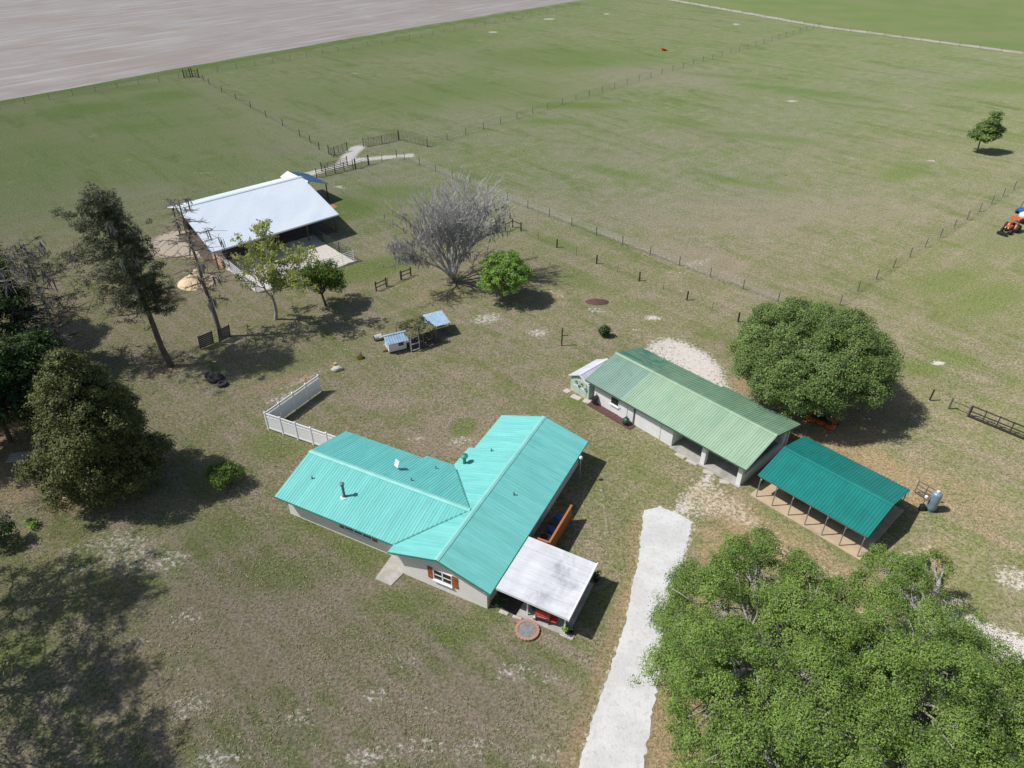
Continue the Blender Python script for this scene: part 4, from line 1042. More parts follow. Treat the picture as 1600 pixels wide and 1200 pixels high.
# ------------------------------------------------------------------ fences
def fence(name, label, pts, spacing, h, pr, postmat, wires, wiremat, wr=.012, alt=None, posts_at=None, vert=0):
    pts = [np.array(p)[:2] for p in pts]
    o = thing(name, label, 'fence', (pts[0][0], pts[0][1], 0), 0)
    base = pts[0]
    pm1 = MB().tube((0, 0, -.15), (0, 0, h), pr, pr * .92, 8).mesh('post', postmat)
    pm2 = MB().tube((0, 0, -.15), (0, 0, h * .93), .03, .03, 5).mesh('post', 'grey_post') if alt else pm1
    places = []
    if posts_at is not None: places = [np.array(p)[:2] for p in posts_at]
    else:
        for i, (a, c) in enumerate(zip(pts[:-1], pts[1:])):
            L = np.linalg.norm(c - a); k = max(1, int(round(L / spacing)))
            for j in range(k + (1 if i == len(pts) - 2 else 0)): places.append(a + (c - a) * j / k)
    for i, q in enumerate(places):
        share('post', pm1 if i % 2 == 0 or not alt else pm2, o, (q[0] - base[0], q[1] - base[1], 0), (random.uniform(-.03, .03), random.uniform(-.03, .03), random.random()))
    mb = MB()
    for k in range(wires):
        z = h * (.14 + .8 * k / max(wires - 1, 1))
        for a, c in zip(places[:-1], places[1:]):
            mb.beam((a[0] - base[0], a[1] - base[1], z), (c[0] - base[0], c[1] - base[1], z), wr)
    if vert:
        for a, c in zip(places[:-1], places[1:]):
            L = np.linalg.norm(c - a)
            for j in range(1, int(L / vert)):
                q = a + (c - a) * j * vert / L - base; mb.beam((q[0], q[1], h * .12), (q[0], q[1], h * .95), wr * .8)
    if wires: mb.build('wire', wiremat, o)['kind'] = 'stuff'
    return o
f1 = [P(x, y) for x, y in ((0, 168), (310, 118), (640, 62), (905, 11))]
dd0 = f1[0] - f1[1]; dd0 /= np.linalg.norm(dd0)
fence('wire_fence', 'long wire fence along the edge of the ploughed field', [f1[0] + dd0 * 10] + f1, 5.2, 1.35, .05, 'grey_post', 4, 'wire', .02)
fence('wire_fence', 'wire fence with dark posts running from the field corner to the far pens', [P(318, 126), P(499, 234)], 6, 1.4, .07, 'dark_post', 4, 'wire', .016, posts_at=[P(*q) for q in ((318, 126), (327, 132), (347, 144), (369, 156), (392, 169), (416, 183), (442, 197), (469, 214), (485, 223), (499, 234))])
fence('wire_fence', 'wire fence across the pasture from the pens to the dirt track', [P(668, 229), P(960, 138), P(1280, 42)], 5.2, 1.35, .06, 'grey_post', 4, 'wire', .018)
fence('wire_fence', 'thin wire fence beside the far dirt track', [Tk[0] + e0 * 5 + nrm * 3, Tk[1] + nrm * 3, Tk[2] + nrm * 3], 6, 1.3, .05, 'grey_post', 3, 'wire', .02)
corner = UV(43, 72.4, -27.0)
fence('mesh_fence', 'pale mesh fence along the sandy cow trail toward the round oak', [P(620, 246), P(632, 249), P(893, 353), P(1215, 472), corner], 4.55, 1.3, .06, 'grey_post', 7, 'pale_wire', .017, vert=0)
fence('wire_fence', 'wire fence with grey posts rising across the pasture behind the round oak', [corner, P(1340, 455), P(1600, 285), P(1660, 248)], 4.6, 1.35, .06, 'grey_post', 4, 'wire', .016)
fence('wire_fence', 'wire fence of dark wooden posts and thin steel stakes near the sand patch', [P(842, 380)], 4, 1.2, .10, 'dark_post', 3, 'wire', .01, alt=True,
      posts_at=[P(*q) for q in ((814, 361), (841, 375), (870, 387), (900, 400), (932, 412), (965, 425), (999, 439), (1036, 453), (1073, 469), (1112, 486), (1153, 503), (1190, 518), (1240, 538))])
o = thing('fence_post', 'lone dark wooden post in the grass between round oak and gate', 'post', P(1452, 626), 0)
MB().tube((0, 0, -.1), (.05, 0, 1.3), .08, .075, 8).build('shaft', 'dark_post', o)
MB().lathe([(.14, 0), (.1, .06)], 8).build('footing', 'concrete', o)
def brace(label, pts, h, mat, rails=1, group=None, rh=.78):
    o = thing('rail_brace', label, 'fence', pts[0], 0, group)
    b0 = np.array(pts[0])
    for q in pts: MB().tube(tuple(np.array(q) - b0 + [0, 0, -.1]), tuple(np.array(q) - b0 + [0, 0, h]), .09, .085, 8).build('post', mat, o)
    for a, c in zip(pts[:-1], pts[1:]):
        for k in range(rails):
            z = h * (rh - .4 * k); MB().tube(tuple(np.array(a) - b0 + [0, 0, z]), tuple(np.array(c) - b0 + [0, 0, z]), .06, None, 7).build('rail', mat, o)
    return o
brace('short brace of two wooden posts leading to the dark gate', [P(1482, 639), P(1511, 651)], 1.25, 'grey_post')
rail_gate('farm_gate', 'long dark four-bay gate with mesh beside the brace of wooden posts', 'gate', P(1513, 652), P(1598, 687), 1.25, 3, 5, 'dark_post', .085, None, mesh=True)
brace('two-post rail brace standing nearer the corral than the bare tree', [P(588, 455), P(604, 448)], 1.25, 'dark_post', 2)
brace('two-post rail brace under the branches of the moss-hung bare tree', [P(627.5, 437), P(642, 431)], 1.25, 'dark_post', 2)
fence('wire_fence', 'short wire span between two rail braces by the bare tree', [P(604, 448)], 3, 1.2, .05, 'grey_post', 4, 'pale_wire', .016, posts_at=[P(606, 447), P(626, 438)])
brace('dark wooden corner brace of three posts in the grass behind the bright green tree', [P(789.6, 361.5), P(801, 355.5), P(814, 361)], 1.3, 'dark_post', 1)
# gates and panels at the far pens
GP = 'gates and pipe panels at the far pens'
rail_gate('farm_gate', 'green-black pipe gate on the barn side of the sandy lane gap', 'gate', P(523, 243), P(543, 236), 1.45, 6, 4, 'green_pipe', .045, (0, 1), .16, 1.6)
rail_gate('livestock_panel', 'tall pipe panel on the pasture side of the sandy lane gap', 'panel', P(568, 229.5), P(597, 224.7), 1.45, 6, 8, 'grey_post', .045, (0, 1), .15, 1.6)
rail_gate('livestock_panel', 'tall pipe panel ending at the dark corner post', 'panel', P(597.6, 224.6), P(623, 218.5), 1.45, 6, 8, 'grey_post', .045, (1,), .2, 1.8, postmat='dark_post')
rail_gate('livestock_panel', 'pale pipe panel sloping from the dark corner post to the pasture fence', 'panel', P(624, 218.7), P(667.7, 229.5), 1.35, 5, 8, 'grey_post', .04, (1,), .18, 1.55)
rail_gate('farm_gate', 'dark gate with four uprights behind the barn end', 'gate', P(495, 278), P(552, 264), 1.35, 5, 5, 'dark_post', .05, (0, .25, .5, .75, 1), .14, 1.6)
rail_gate('farm_gate', 'dark gate standing open in the lane behind the barn', 'gate', P(503, 268), P(543, 258), 1.25, 5, 5, 'dark_post', .05, (0, 1), .16, 1.6)
rail_gate('farm_gate', 'pale mesh gate between two thick dark posts on the lane', 'gate', P(555.6, 264), P(576, 257.7), 1.2, 5, 3, 'grey_post', .04, (0, 1), .24, 1.75, postmat='dark_post')
fence('wire_fence', 'short wire fence along the sandy lane edge', [P(577, 257.5), P(597, 252), P(620, 245)], 4.5, 1.2, .05, 'grey_post', 5, 'pale_wire', .016)
rail_gate('farm_gate', 'small green gate panel lying open at the lane mouth', 'gate', P(514, 241), P(521, 246), 1.5, 5, 3, 'green_pipe', .05, (0,), .16, 1.7)
rail_gate('farm_gate', 'small dark gate at the ploughed field corner', 'gate', P(288, 122), P(298, 120), 1.6, 5, 3, 'dark_post', .08, (0, 1), .25, 2.1)
rail_gate('farm_gate', 'second small dark gate beside the field corner', 'gate', P(301, 120), P(311, 121.5), 1.6, 5, 3, 'dark_post', .08, (0, 1), .25, 2.1)
o = thing('utility_post', 'dark post with a side arm standing on the bare grass', 'post', P(877.5, 540), 0)
MB().tube((0, 0, -.1), (0, 0, 2.1), .075, .07, 8).build('shaft', 'dark_post', o); MB().beam((0, 0, 1.25), (.75, 0, 1.25), .05).build('arm', 'dark_post', o)
MB().lathe([(.03, 0), (.06, .03), (.06, .12), (.02, .15)], 8, (.7, 0, 1.1)).build('hook', 'steel', o)

# ------------------------------------------------------------------ BARN  (43 degree grid)
def B(u, v, z=0): return UV(43, u, v, z)
barn = thing('pole_barn', 'open pole barn with large pale silver metal roof', 'barn', (0, 0, 0), 0)
def vtx(p): return Vector(tuple(map(float, p)))
FL, FR = vtx(B(28.0, -84, 3.0)), vtx(B(45.9, -84, 3.0))
RLf, RRt = vtx(B(28.6, -94.4, 5.5)), vtx(B(46.5, -94.4, 5.5))
BLf, BRt = vtx(B(28.9, -99.8, 4.0)), vtx(B(46.8, -99.8, 4.0))
brf = bpy.data.objects.new('roof', None); COL.objects.link(brf); brf.parent = barn
slope('roof_slope', 'barn_metal', brf, FL, FR - FL, RLf - FL, (FR - FL).length, (RLf - FL).length, rib=.25, rh=.035, rw=.09)
slope('roof_slope', 'barn_metal', brf, BLf, BRt - BLf, RLf - BLf, (BRt - BLf).length, (RLf - BLf).length, rib=.25, rh=.035, rw=.09)
sd_ = (BLf - FL); sd_.z = 0
ridge_cap(brf, RLf, RRt, sd_, .07, .3, 'barn_metal', .07)
mb = MB(); mb.beam(FR + Vector((0, 0, -.06)), RRt + Vector((0, 0, -.06)), .04, .16); mb.beam(FL + Vector((0, 0, -.06)), RLf + Vector((0, 0, -.06)), .04, .16); mb.beam(FL + Vector((0, 0, -.1)), FR + Vector((0, 0, -.1)), .05, .15); mb.build('fascia', 'barn_metal', brf)
for k in range(5):
    u = 28.6 + k * 4.3
    for v, zt in ((-85.3, 3.2), (-94.4, 5.35), (-99.3, 4.0)):
        uu = u + .055 * (-84 - v); q = B(uu, v)
        MB().tube((q[0], q[1], -.1), (q[0], q[1], zt), .11, .1, 8).build('post', 'old_wood', barn)
    a, c, e = B(u + .1, -85, 3.05), B(u + .6, -94.4, 5.32), B(u + .9, -99.5, 3.9)
    MB().beam(a, c, .06, .2).beam(c, e, .06, .2).build('truss', 'old_wood', barn)
qs = [B(29.2, -85.4), B(29.5, -88.5)]
blk = MB().box(-.2, .2, -.1, .1, 0, .19).mesh('block', 'block_pink')
for row in range(6):
    for k in range(7):
        q = B(29.3 + .02 * k, -85.4 - .42 * k - (.2 if row % 2 else 0)); share('block', blk, barn, (q[0], q[1], row * .2), (0, 0, math.radians(43 - 90)))
mb = MB(); a = B(30, -98.6); c = B(46.5, -98.6); mb.beam((a[0], a[1], 1.0), (c[0], c[1], 1.0), .05, 2.0); mb.build('back_wall', 'old_wood', barn)
for k in range(4):
    a = B(32 + k * 4.2, -91.5); c = B(32.3 + k * 4.2, -98.5); MB().beam((a[0], a[1], .75), (c[0], c[1], .75), .05, 1.5).build('stall_wall', 'old_wood', barn)
# lean-to shed at the barn end with blue roof
ls = thing('barn_shed', 'small open shed with blue metal roof at the barn end', 'shed', (0, 0, 0), 0)
a0, a1 = vtx(B(48.6, -102.9, 3.75)), vtx(B(48.6, -96.6, 3.75)); b0_, b1_ = vtx(B(51.9, -102.9, 2.55)), vtx(B(51.9, -96.6, 2.55)); c0_, c1_ = vtx(B(47.2, -102.9, 3.15)), vtx(B(47.2, -96.6, 3.15))
slope('roof_slope', 'blue_metal', ls, b0_, b1_ - b0_, a0 - b0_, (b1_ - b0_).length, (a0 - b0_).length, rib=.3, rh=.03, rw=.08)
slope('roof_slope', 'white_paint', ls, c0_, c1_ - c0_, a0 - c0_, (c1_ - c0_).length, (a0 - c0_).length, rib=.3, rh=.03, rw=.08)
for u, v, zt in ((51.6, -97, 2.5), (51.6, -102.5, 2.5), (47.5, -97, 3.1), (47.5, -102.5, 3.1)):
    q = B(u, v); MB().tube((q[0], q[1], -.1), (q[0], q[1], zt), .09, .09, 8).build('post', 'dark_post', ls)
a = B(47.6, -97.2); c = B(47.6, -102.3); MB().beam((a[0], a[1], .9), (c[0], c[1], .9), .05, 1.8).build('side_wall', 'old_wood', ls)
sheet('brick_patch', [B(48.5, -96.3), B(51, -96.3), B(51.2, -93.6), B(48.6, -93.4)], .012, 'terracotta', .2, .5, 9)
# corral floor and panels
sheet('corral_floor', [B(29.4, -76.0), B(42.6, -75.4), B(43.0, -86.5), B(29.6, -87.2)], .014, 'paving', .25, .8, 11)
sheet('barn_shade', [B(28.6, -85.8), B(46.0, -85.6), B(46.8, -99.6), B(29, -99.6)], .010, 'floor_shade', .2, .8, 13)  # dark sheet: shade below the barn roof painted into the floor colour
cor = [B(42.6, -86.2), B(42.5, -75.5), B(29.2, -76.2), B(29.6, -86.2)]
for i in range(3):
    a, c = cor[i], cor[i + 1]; n = (3, 4, 3)[i]
    for k in range(n):
        side = ('right side', 'front side', 'left side')[i]; pos = ('next to the barn', 'in the middle', 'by the far corner', 'at the end')[k]
        p0 = a + (c - a) * k / n; p1 = a + (c - a) * (k + .97) / n
        rail_gate('corral_panel', 'white pipe corral panel on the %s of the sandy pen, %s' % (side, ('beside the barn', 'in the middle', 'at the outer corner')[(k if i == 0 else 2 - k) if i != 1 else 1]) if i != 1 else 'white pipe corral panel on the front side of the sandy pen', 'panel', p0, p1, 1.5, 6, 3, 'vinyl' if i else 'green_pipe', .045, (0,), .09, 1.6, 'corral panels round the sandy pen')
# sand pile
o = thing('sand_pile', 'heap of yellow sand beside the dead tree', 'sand pile', P(310, 441), 0)
bmx = bmesh.new()
bmesh.ops.create_grid(bmx, x_segments=28, y_segments=28, size=3.0)
rr = random.Random(4)
for v in bmx.verts:
    x, y = v.co.x, v.co.y
    q = math.hypot(x / 2.5, y / 2.3)
    v.co.z = max(0, 1.7 * (1 - q) + .22 * math.sin(x * 2.3 + 1) * math.cos(y * 1.9) * (1 - min(q, 1))) + rr.uniform(-.03, .03) - .05
me = bpy.data.meshes.new('heap'); bmx.to_mesh(me); bmx.free(); me.materials.append(MATS['sandpile'])
share('heap', me, o)
MB().tube((-1.7, .6, .5), (-.2, -.4, .9), .06, .04, 6).build('branch', 'bark_pale', o)
# ------------------------------------------------------------------ chicken coop
cz = P(628, 546)
hut = thing('hen_house', 'tiny white hen house with blue metal roof on the bare grass', 'hen house', P(619, 545), math.radians(25))
MB().extr([(-.75, .25), (.75, .25), (.75, 1.35), (0, 1.85), (-.75, 1.35)], 'x', -.95, .95).build('wall', 'white_paint', hut)
for x in (-.85, .85):
    for y in (-.65, .65): MB().box(x - .05, x + .05, y - .05, y + .05, 0, .25).build('leg', 'old_wood', hut)
hr = bpy.data.objects.new('roof', None); COL.objects.link(hr); hr.parent = hut
shh = math.hypot(.95, .63)
slope('roof_slope', 'coop_metal', hr, (-1.2, -.95, 1.28), (1, 0, 0), (0, .95, .63), 2.4, shh, rib=.28, rh=.035, rw=.1)
slope('roof_slope', 'coop_metal', hr, (-1.2, .95, 1.28), (1, 0, 0), (0, -.95, .63), 2.4, shh, rib=.28, rh=.035, rw=.1)
ridge_cap(hr, (-1.22, 0, 1.91), (1.22, 0, 1.91), (0, 1, 0), .06, .14, 'coop_metal', .05)
w = MB().box(.1, .65, -.79, -.753, .75, 1.2).build('window', 'glass', hut)
MB().box(.06, .1, -.8, -.752, .71, 1.24).box(.65, .69, -.8, -.752, .71, 1.24).build('frame', 'white_paint', w)
dd = MB().box(-1.0, -.952, -.3, .3, .4, 1.3).build('door', 'white_paint', hut); MB().box(-1.04, -1.0, -.2, -.15, .8, .95).build('handle', 'black_paint', dd)
MB().beam((-1.0, 0, .35), (-1.5, .1, .02), .35, .03).build('ramp', 'old_wood', hut)
MB().beam((-1.45, -.75, 1.3), (-.95, -.75, 1.45), .06).beam((-1.45, .75, 1.3), (-.95, .75, 1.45), .06).build('roof_bracket', 'white_paint', hut)
run_ = thing('chicken_run', 'boxy chicken run roofed with vines and netting beside hen house', 'chicken run', P(656, 546), math.radians(35))
rx0, rx1, ry0, ry1, rz_ = -1.0, 2.1, .1, 3.2, 1.75
for x in (rx0, (rx0 + rx1) / 2, rx1):
    for y in (ry0, ry1): MB().box(x - .04, x + .04, y - .04, y + .04, 0, rz_).build('post', 'grey_post', run_)
mb = MB(); rr = random.Random(2); nn = 22
for i in range(nn + 1):
    for j in range(nn + 1):
        mb.v.append((rx0 - .15 + (rx1 - rx0 + .3) * i / nn, ry0 - .1 + (ry1 - ry0 + .2) * j / nn, rz_ + .03 + rr.uniform(-.02, .10) + .15 * math.sin(i * .4) * math.sin(j * .35)))
for i in range(nn):
    for j in range(nn):
        if rr.random() > .08:
            a = i * (nn + 1) + j; mb.f.append((a, a + nn + 1, a + nn + 2, a + 1))
mb.build('netting_roof', 'coop_top', run_)
rc = np.random.default_rng(4); cc = np.column_stack([rc.uniform(rx0, rx1, 120), rc.uniform(ry0, ry1, 120), np.full(120, rz_ + .12)])
leaves('vine', cc, np.full(120, .25), 14, .14, 'leaf_cedar', run_, .35, .5, 5)
g_ = MB()
for x in (rx0 + .05, rx0 + 1.0): g_.box(x - .03, x + .03, ry0 - .1, ry0 - .05, .1, 1.7)
for z in (.1, .85, 1.65): g_.box(rx0 + .08, rx0 + .97, ry0 - .1, ry0 - .05, z, z + .07)
g_.build('gate_frame', 'white_paint', run_)
wm = MB()
for k in range(16): 
    x = rx0 + (rx1 - rx0) * k / 15; wm.beam((x, ry1, 0), (x, ry1, rz_), .012); wm.beam((x, ry0, 0), (x, ry0, rz_), .012)
    y = ry0 + (ry1 - ry0) * k / 15; wm.beam((rx1, y, 0), (rx1, y, rz_), .012)
for k in range(8):
    z = .1 + k * .22; wm.beam((rx0, ry1, z), (rx1, ry1, z), .012); wm.beam((rx1, ry0, z), (rx1, ry1, z), .012)
wm.build('wire_mesh', 'wire', run_)['kind'] = 'stuff'
MB().box(rx0, rx1 + .6, ry0 - .1, ry1, -.01, .03).build('litter', 'brush', run_)
lt = thing('lean_to', 'low lean-to with blue ribbed metal sheet behind the chicken run', 'lean-to', P(680, 520), math.radians(28))
slope('roof_sheet', 'coop_metal', lt, (-1.1, -1.2, 1.5), (1, 0, 0), (0, 2.4, .35), 2.5, 2.42, rib=.3, rh=.035, rw=.1)
for x in (-.95, 1.25):
    for y, z in ((-1.1, 1.48), (1.1, 1.8)): MB().box(x - .04, x + .04, y - .04, y + .04, 0, z).build('post', 'grey_post', lt)
MB().beam((-1.0, 1.1, .5), (1.3, 1.1, .5), .03, .9).build('back_board', 'old_wood', lt)
# junk near the coop
o = thing('feed_tub', 'pale tub lying on its side by the hen house ramp', 'tub', P(591, 531), .4)
MB().lathe([(.28, -.4), (.33, .35), (.36, .37), (.3, .37), (.26, -.3)], 14, (0, 0, .33), 'x').build('shell', 'rock', o)
MB().lathe([(.29, 0), (.29, .02)], 14, (-.43, 0, .33), 'x').build('dark_mouth', 'black_paint', o)
o = thing('log_stump', 'orange cut log stump lying in the grass', 'stump', P(562, 560), .3)
MB().lathe([(.28, -.25), (.32, 0), (.27, .28)], 12, (0, 0, .28), 'y').build('trunk', 'bark_dark', o)
MB().lathe([(.26, -.262), (.2, -.27)], 12, (0, 0, .28), 'y').build('cut_face', 'yellow', o)
o = thing('boulder', 'pale boulder lying past the end of the white vinyl fence', 'rock', P(527, 578), .3)
MB().blob((0, 0, .12), (.6, .4, .3), 14, 9, .14, 5).build('stone', 'rock', o, True)
o = thing('toy_bucket', 'small yellow bucket near the pale boulder', 'bucket', P(524, 571), 0)
MB().lathe([(.11, 0), (.16, .25), (.17, .26)], 10).build('body', 'yellow', o); MB().tube((-.15, 0, .26), (.15, 0, .4), .012, None, 4).build('handle', 'white_paint', o)
for i, (q, r, lb) in enumerate((((327, 588), .45, 'smaller black tyre at the back of the pile in tree shade'), ((337, 593), .78, 'large black tractor tyre lying flat in tree shade'), ((348, 602), .5, 'small black tyre lying in front of the large tractor tyre'))):
    o = thing('old_tyre', lb, 'tyre', P(*q), 0, 'tyres lying in the shade')
    MB().lathe([(r * .55, .05), (r * .9, 0), (r, .1), (r, .26), (r * .9, .36), (r * .55, .32), (r * .5, .2)], 22).build('carcass', 'black_rubber', o, True)
    MB().lathe([(r * .5, .06), (r * .5, .1)], 18).build('hub', 'ash', o)
for k, (q0, q1, lb) in enumerate((((313, 546), (335, 537), 'dark slatted panel by the dead tree trunk, on the side toward the pine'), ((343, 536), (361, 527), 'dark slatted panel by the dead tree trunk, on the side toward the corral'))):
    a = P(*q0); c = P(*q1); dv = c - a; L = float(np.linalg.norm(dv))
    o = thing('slatted_panel', lb, 'panel', a, math.atan2(dv[1], dv[0]), 'panels leaning by the dead tree')
    for j in range(7): MB().box(0, L, -.03 - j * .045, .03 - j * .045, .12 + j * .23, .27 + j * .23).build('slat', 'car_dark', o)
    for x in (.05, L - .05): MB().beam((x, .06, 0), (x, -.25, 1.75), .06).build('stile', 'dark_post', o)
# soil mound patch
o = thing('soil_mound', 'low purple brown soil mound on the dry grass', 'soil mound', P(933, 472), 0)
MB().blob((0, 0, -.06), (1.5, .8, .26), 18, 10, .08, 8).build('heap', 'red_deck', o, True)

# ------------------------------------------------------------------ orange mower under the oak, tractor, trailer, far cone
o = thing('disc_mower', 'orange and black mower deck parked at the edge of oak shade', 'mower', P(1282, 662), math.radians(-40))
for k in range(3):
    MB().lathe([(.0, .35), (.42, .35), (.5, .25), (.5, .12), (.44, .1)], 18, (-.85 + .85 * k, -.1 + .12 * (k == 1), 0)).build('disc_cover', 'orange_paint', o, True)
MB().box(-1.2, 1.2, .25, .75, .2, .42).build('deck', 'orange_paint', o, bevel=.04)
MB().box(-.35, .35, .3, .9, .43, .85).build('gearbox', 'black_paint', o, bevel=.05)
MB().beam((-.6, .7, .3), (0, 1.0, 1.15), .08).beam((.6, .7, .3), (0, 1.0, 1.15), .08).build('hitch', 'black_paint', o)
MB().box(-.9, .9, -.1, .3, .42, .48).build('guard', 'green_plastic', o)
for x in (-1.25, 1.25): MB().lathe([(.1, -.07), (.24, -.07), (.24, .07), (.1, .07)], 14, (x, .9, .24), 'x').build('wheel', 'black_rubber', o)
def wheel(o, x, y, r, w, rim='orange_paint'):
    wv_ = MB().lathe([(r * .55, -w / 2), (r * .95, -w / 2), (r, -w * .3), (r, w * .3), (r * .95, w / 2), (r * .55, w / 2)], 20, (x, y, r), 'y').build('wheel', 'black_rubber', o, True)
    MB().lathe([(r * .2, -w * .42), (r * .55, -w * .4), (r * .55, w * .4), (r * .2, w * .42)], 14, (x, y, r), 'y').build('rim', rim, wv_)
trc = thing('tractor', 'orange tractor with canopy parked on the pasture', 'tractor', P(1577, 362), math.radians(215))
MB().box(.2, 1.75, -.38, .38, .75, 1.3).build('hood', 'orange_paint', trc, bevel=.08)
MB().box(1.755, 1.8, -.33, .33, .78, 1.2).build('grille', 'black_paint', trc)
MB().box(-.8, 1.6, -.25, .25, .45, .748).build('chassis', 'black_paint', trc)
MB().box(-.75, -.2, -.3, .3, .75, .95).box(-.85, -.65, -.3, .3, .95, 1.45).build('seat', 'black_paint', trc, bevel=.04)
for s in (-1, 1):
    MB().extr([(-1.15, .95), (-1.0, 1.3), (-.3, 1.3), (.0, .85), (.0, .8), (-1.15, .8)], 'y', s * .45 if s > 0 else -.85, .85 if s > 0 else -.45).build('fender', 'orange_paint', trc, bevel=.04)
    MB().beam((-.95, s * .55, 1.2), (-.95, s * .55, 2.3), .07).build('canopy_post', 'orange_paint', trc)
    MB().beam((.15, s * .5, 1.2), (-.05, s * .5, 2.3), .06).build('canopy_post', 'orange_paint', trc)
    wheel(trc, -.55, s * .95, .68, .42); wheel(trc, 1.35, s * .7, .42, .26)
    MB().box(1.76, 1.82, s * .24 - .08, s * .24 + .08, 1.05, 1.2).build('headlight', 'white_paint', trc)
MB().box(-1.3, .3, -.8, .8, 2.3, 2.38).build('canopy', 'orange_paint', trc, bevel=.05)
MB().tube((.05, 0, 1.25), (-.15, 0, 1.5), .02).lathe([(.16, 1.5), (.19, 1.52), (.16, 1.54)], 14, (-.17, 0, 0)).build('steering_wheel', 'black_paint', trc)
MB().tube((1.1, .2, 1.3), (1.1, .2, 1.85), .04).build('exhaust', 'black_paint', trc)
MB().beam((1.8, -.5, .6), (2.5, -.5, .35), .08).beam((1.8, .5, .6), (2.5, .5, .35), .08).box(2.45, 2.9, -.8, .8, .12, .5).build('front_loader', 'black_paint', trc)
trc.scale = (.82, .82, .82)
spr = thing('sprayer_trailer', 'white tank trailer with blue pump box behind the orange tractor', 'trailer', P(1600, 347), math.radians(200))
MB().box(-1.3, 1.3, -.6, .6, .45, .55).build('frame', 'black_paint', spr)
MB().lathe([(.1, -1.0), (.5, -.95), (.55, -.7), (.55, .7), (.5, .95), (.1, 1.0)], 18, (.1, 0, 1.1), 'x').build('tank', 'white_paint', spr, True)
MB().box(-1.35, -.95, -.55, .55, .56, 1.5).build('pump_box', 'blue_car', spr, bevel=.04)
MB().beam((1.3, 0, .5), (2.1, 0, .4), .08).build('drawbar', 'black_paint', spr)
for s in (-1, 1): wheel(spr, -.2, s * .72, .38, .22, 'steel')
atv = thing('utility_vehicle', 'blue and white utility vehicle behind the sprayer trailer on the pasture', 'utility vehicle', P(1601, 334), math.radians(200))
MB().extr([(-1.3, .45), (1.3, .45), (1.3, .8), (.6, .95), (.35, .6), (-.3, .6), (-.4, .95), (-1.3, .95)], 'y', -.6, .6).build('body', 'blue_car', atv, bevel=.04)
MB().box(-.75, .45, -.65, .65, 1.85, 1.92).build('roof', 'white_paint', atv, bevel=.03)
for s in (-1, 1):
    MB().beam((-.7, s * .58, .9), (-.65, s * .58, 1.86), .06).beam((.6, s * .58, .9), (.35, s * .58, 1.86), .06).build('roll_bar', 'black_paint', atv)
    wheel(atv, -.85, s * .6, .34, .25, 'steel'); wheel(atv, .9, s * .6, .34, .25, 'steel')
MB().box(-.35, .1, -.5, .5, .6, .85).build('seat', 'black_paint', atv, bevel=.05)
o = thing('salt_lick_tub', 'small orange tub alone in the far pasture', 'tub', P(1037, 79), 0)
MB().lathe([(.5, 0), (.75, .55), (.82, .6), (.7, .6), (.45, .1)], 14).build('shell', 'orange_paint', o); MB().lathe([(.48, .1), (.5, .35)], 12).build('lick_block', 'terracotta', o)

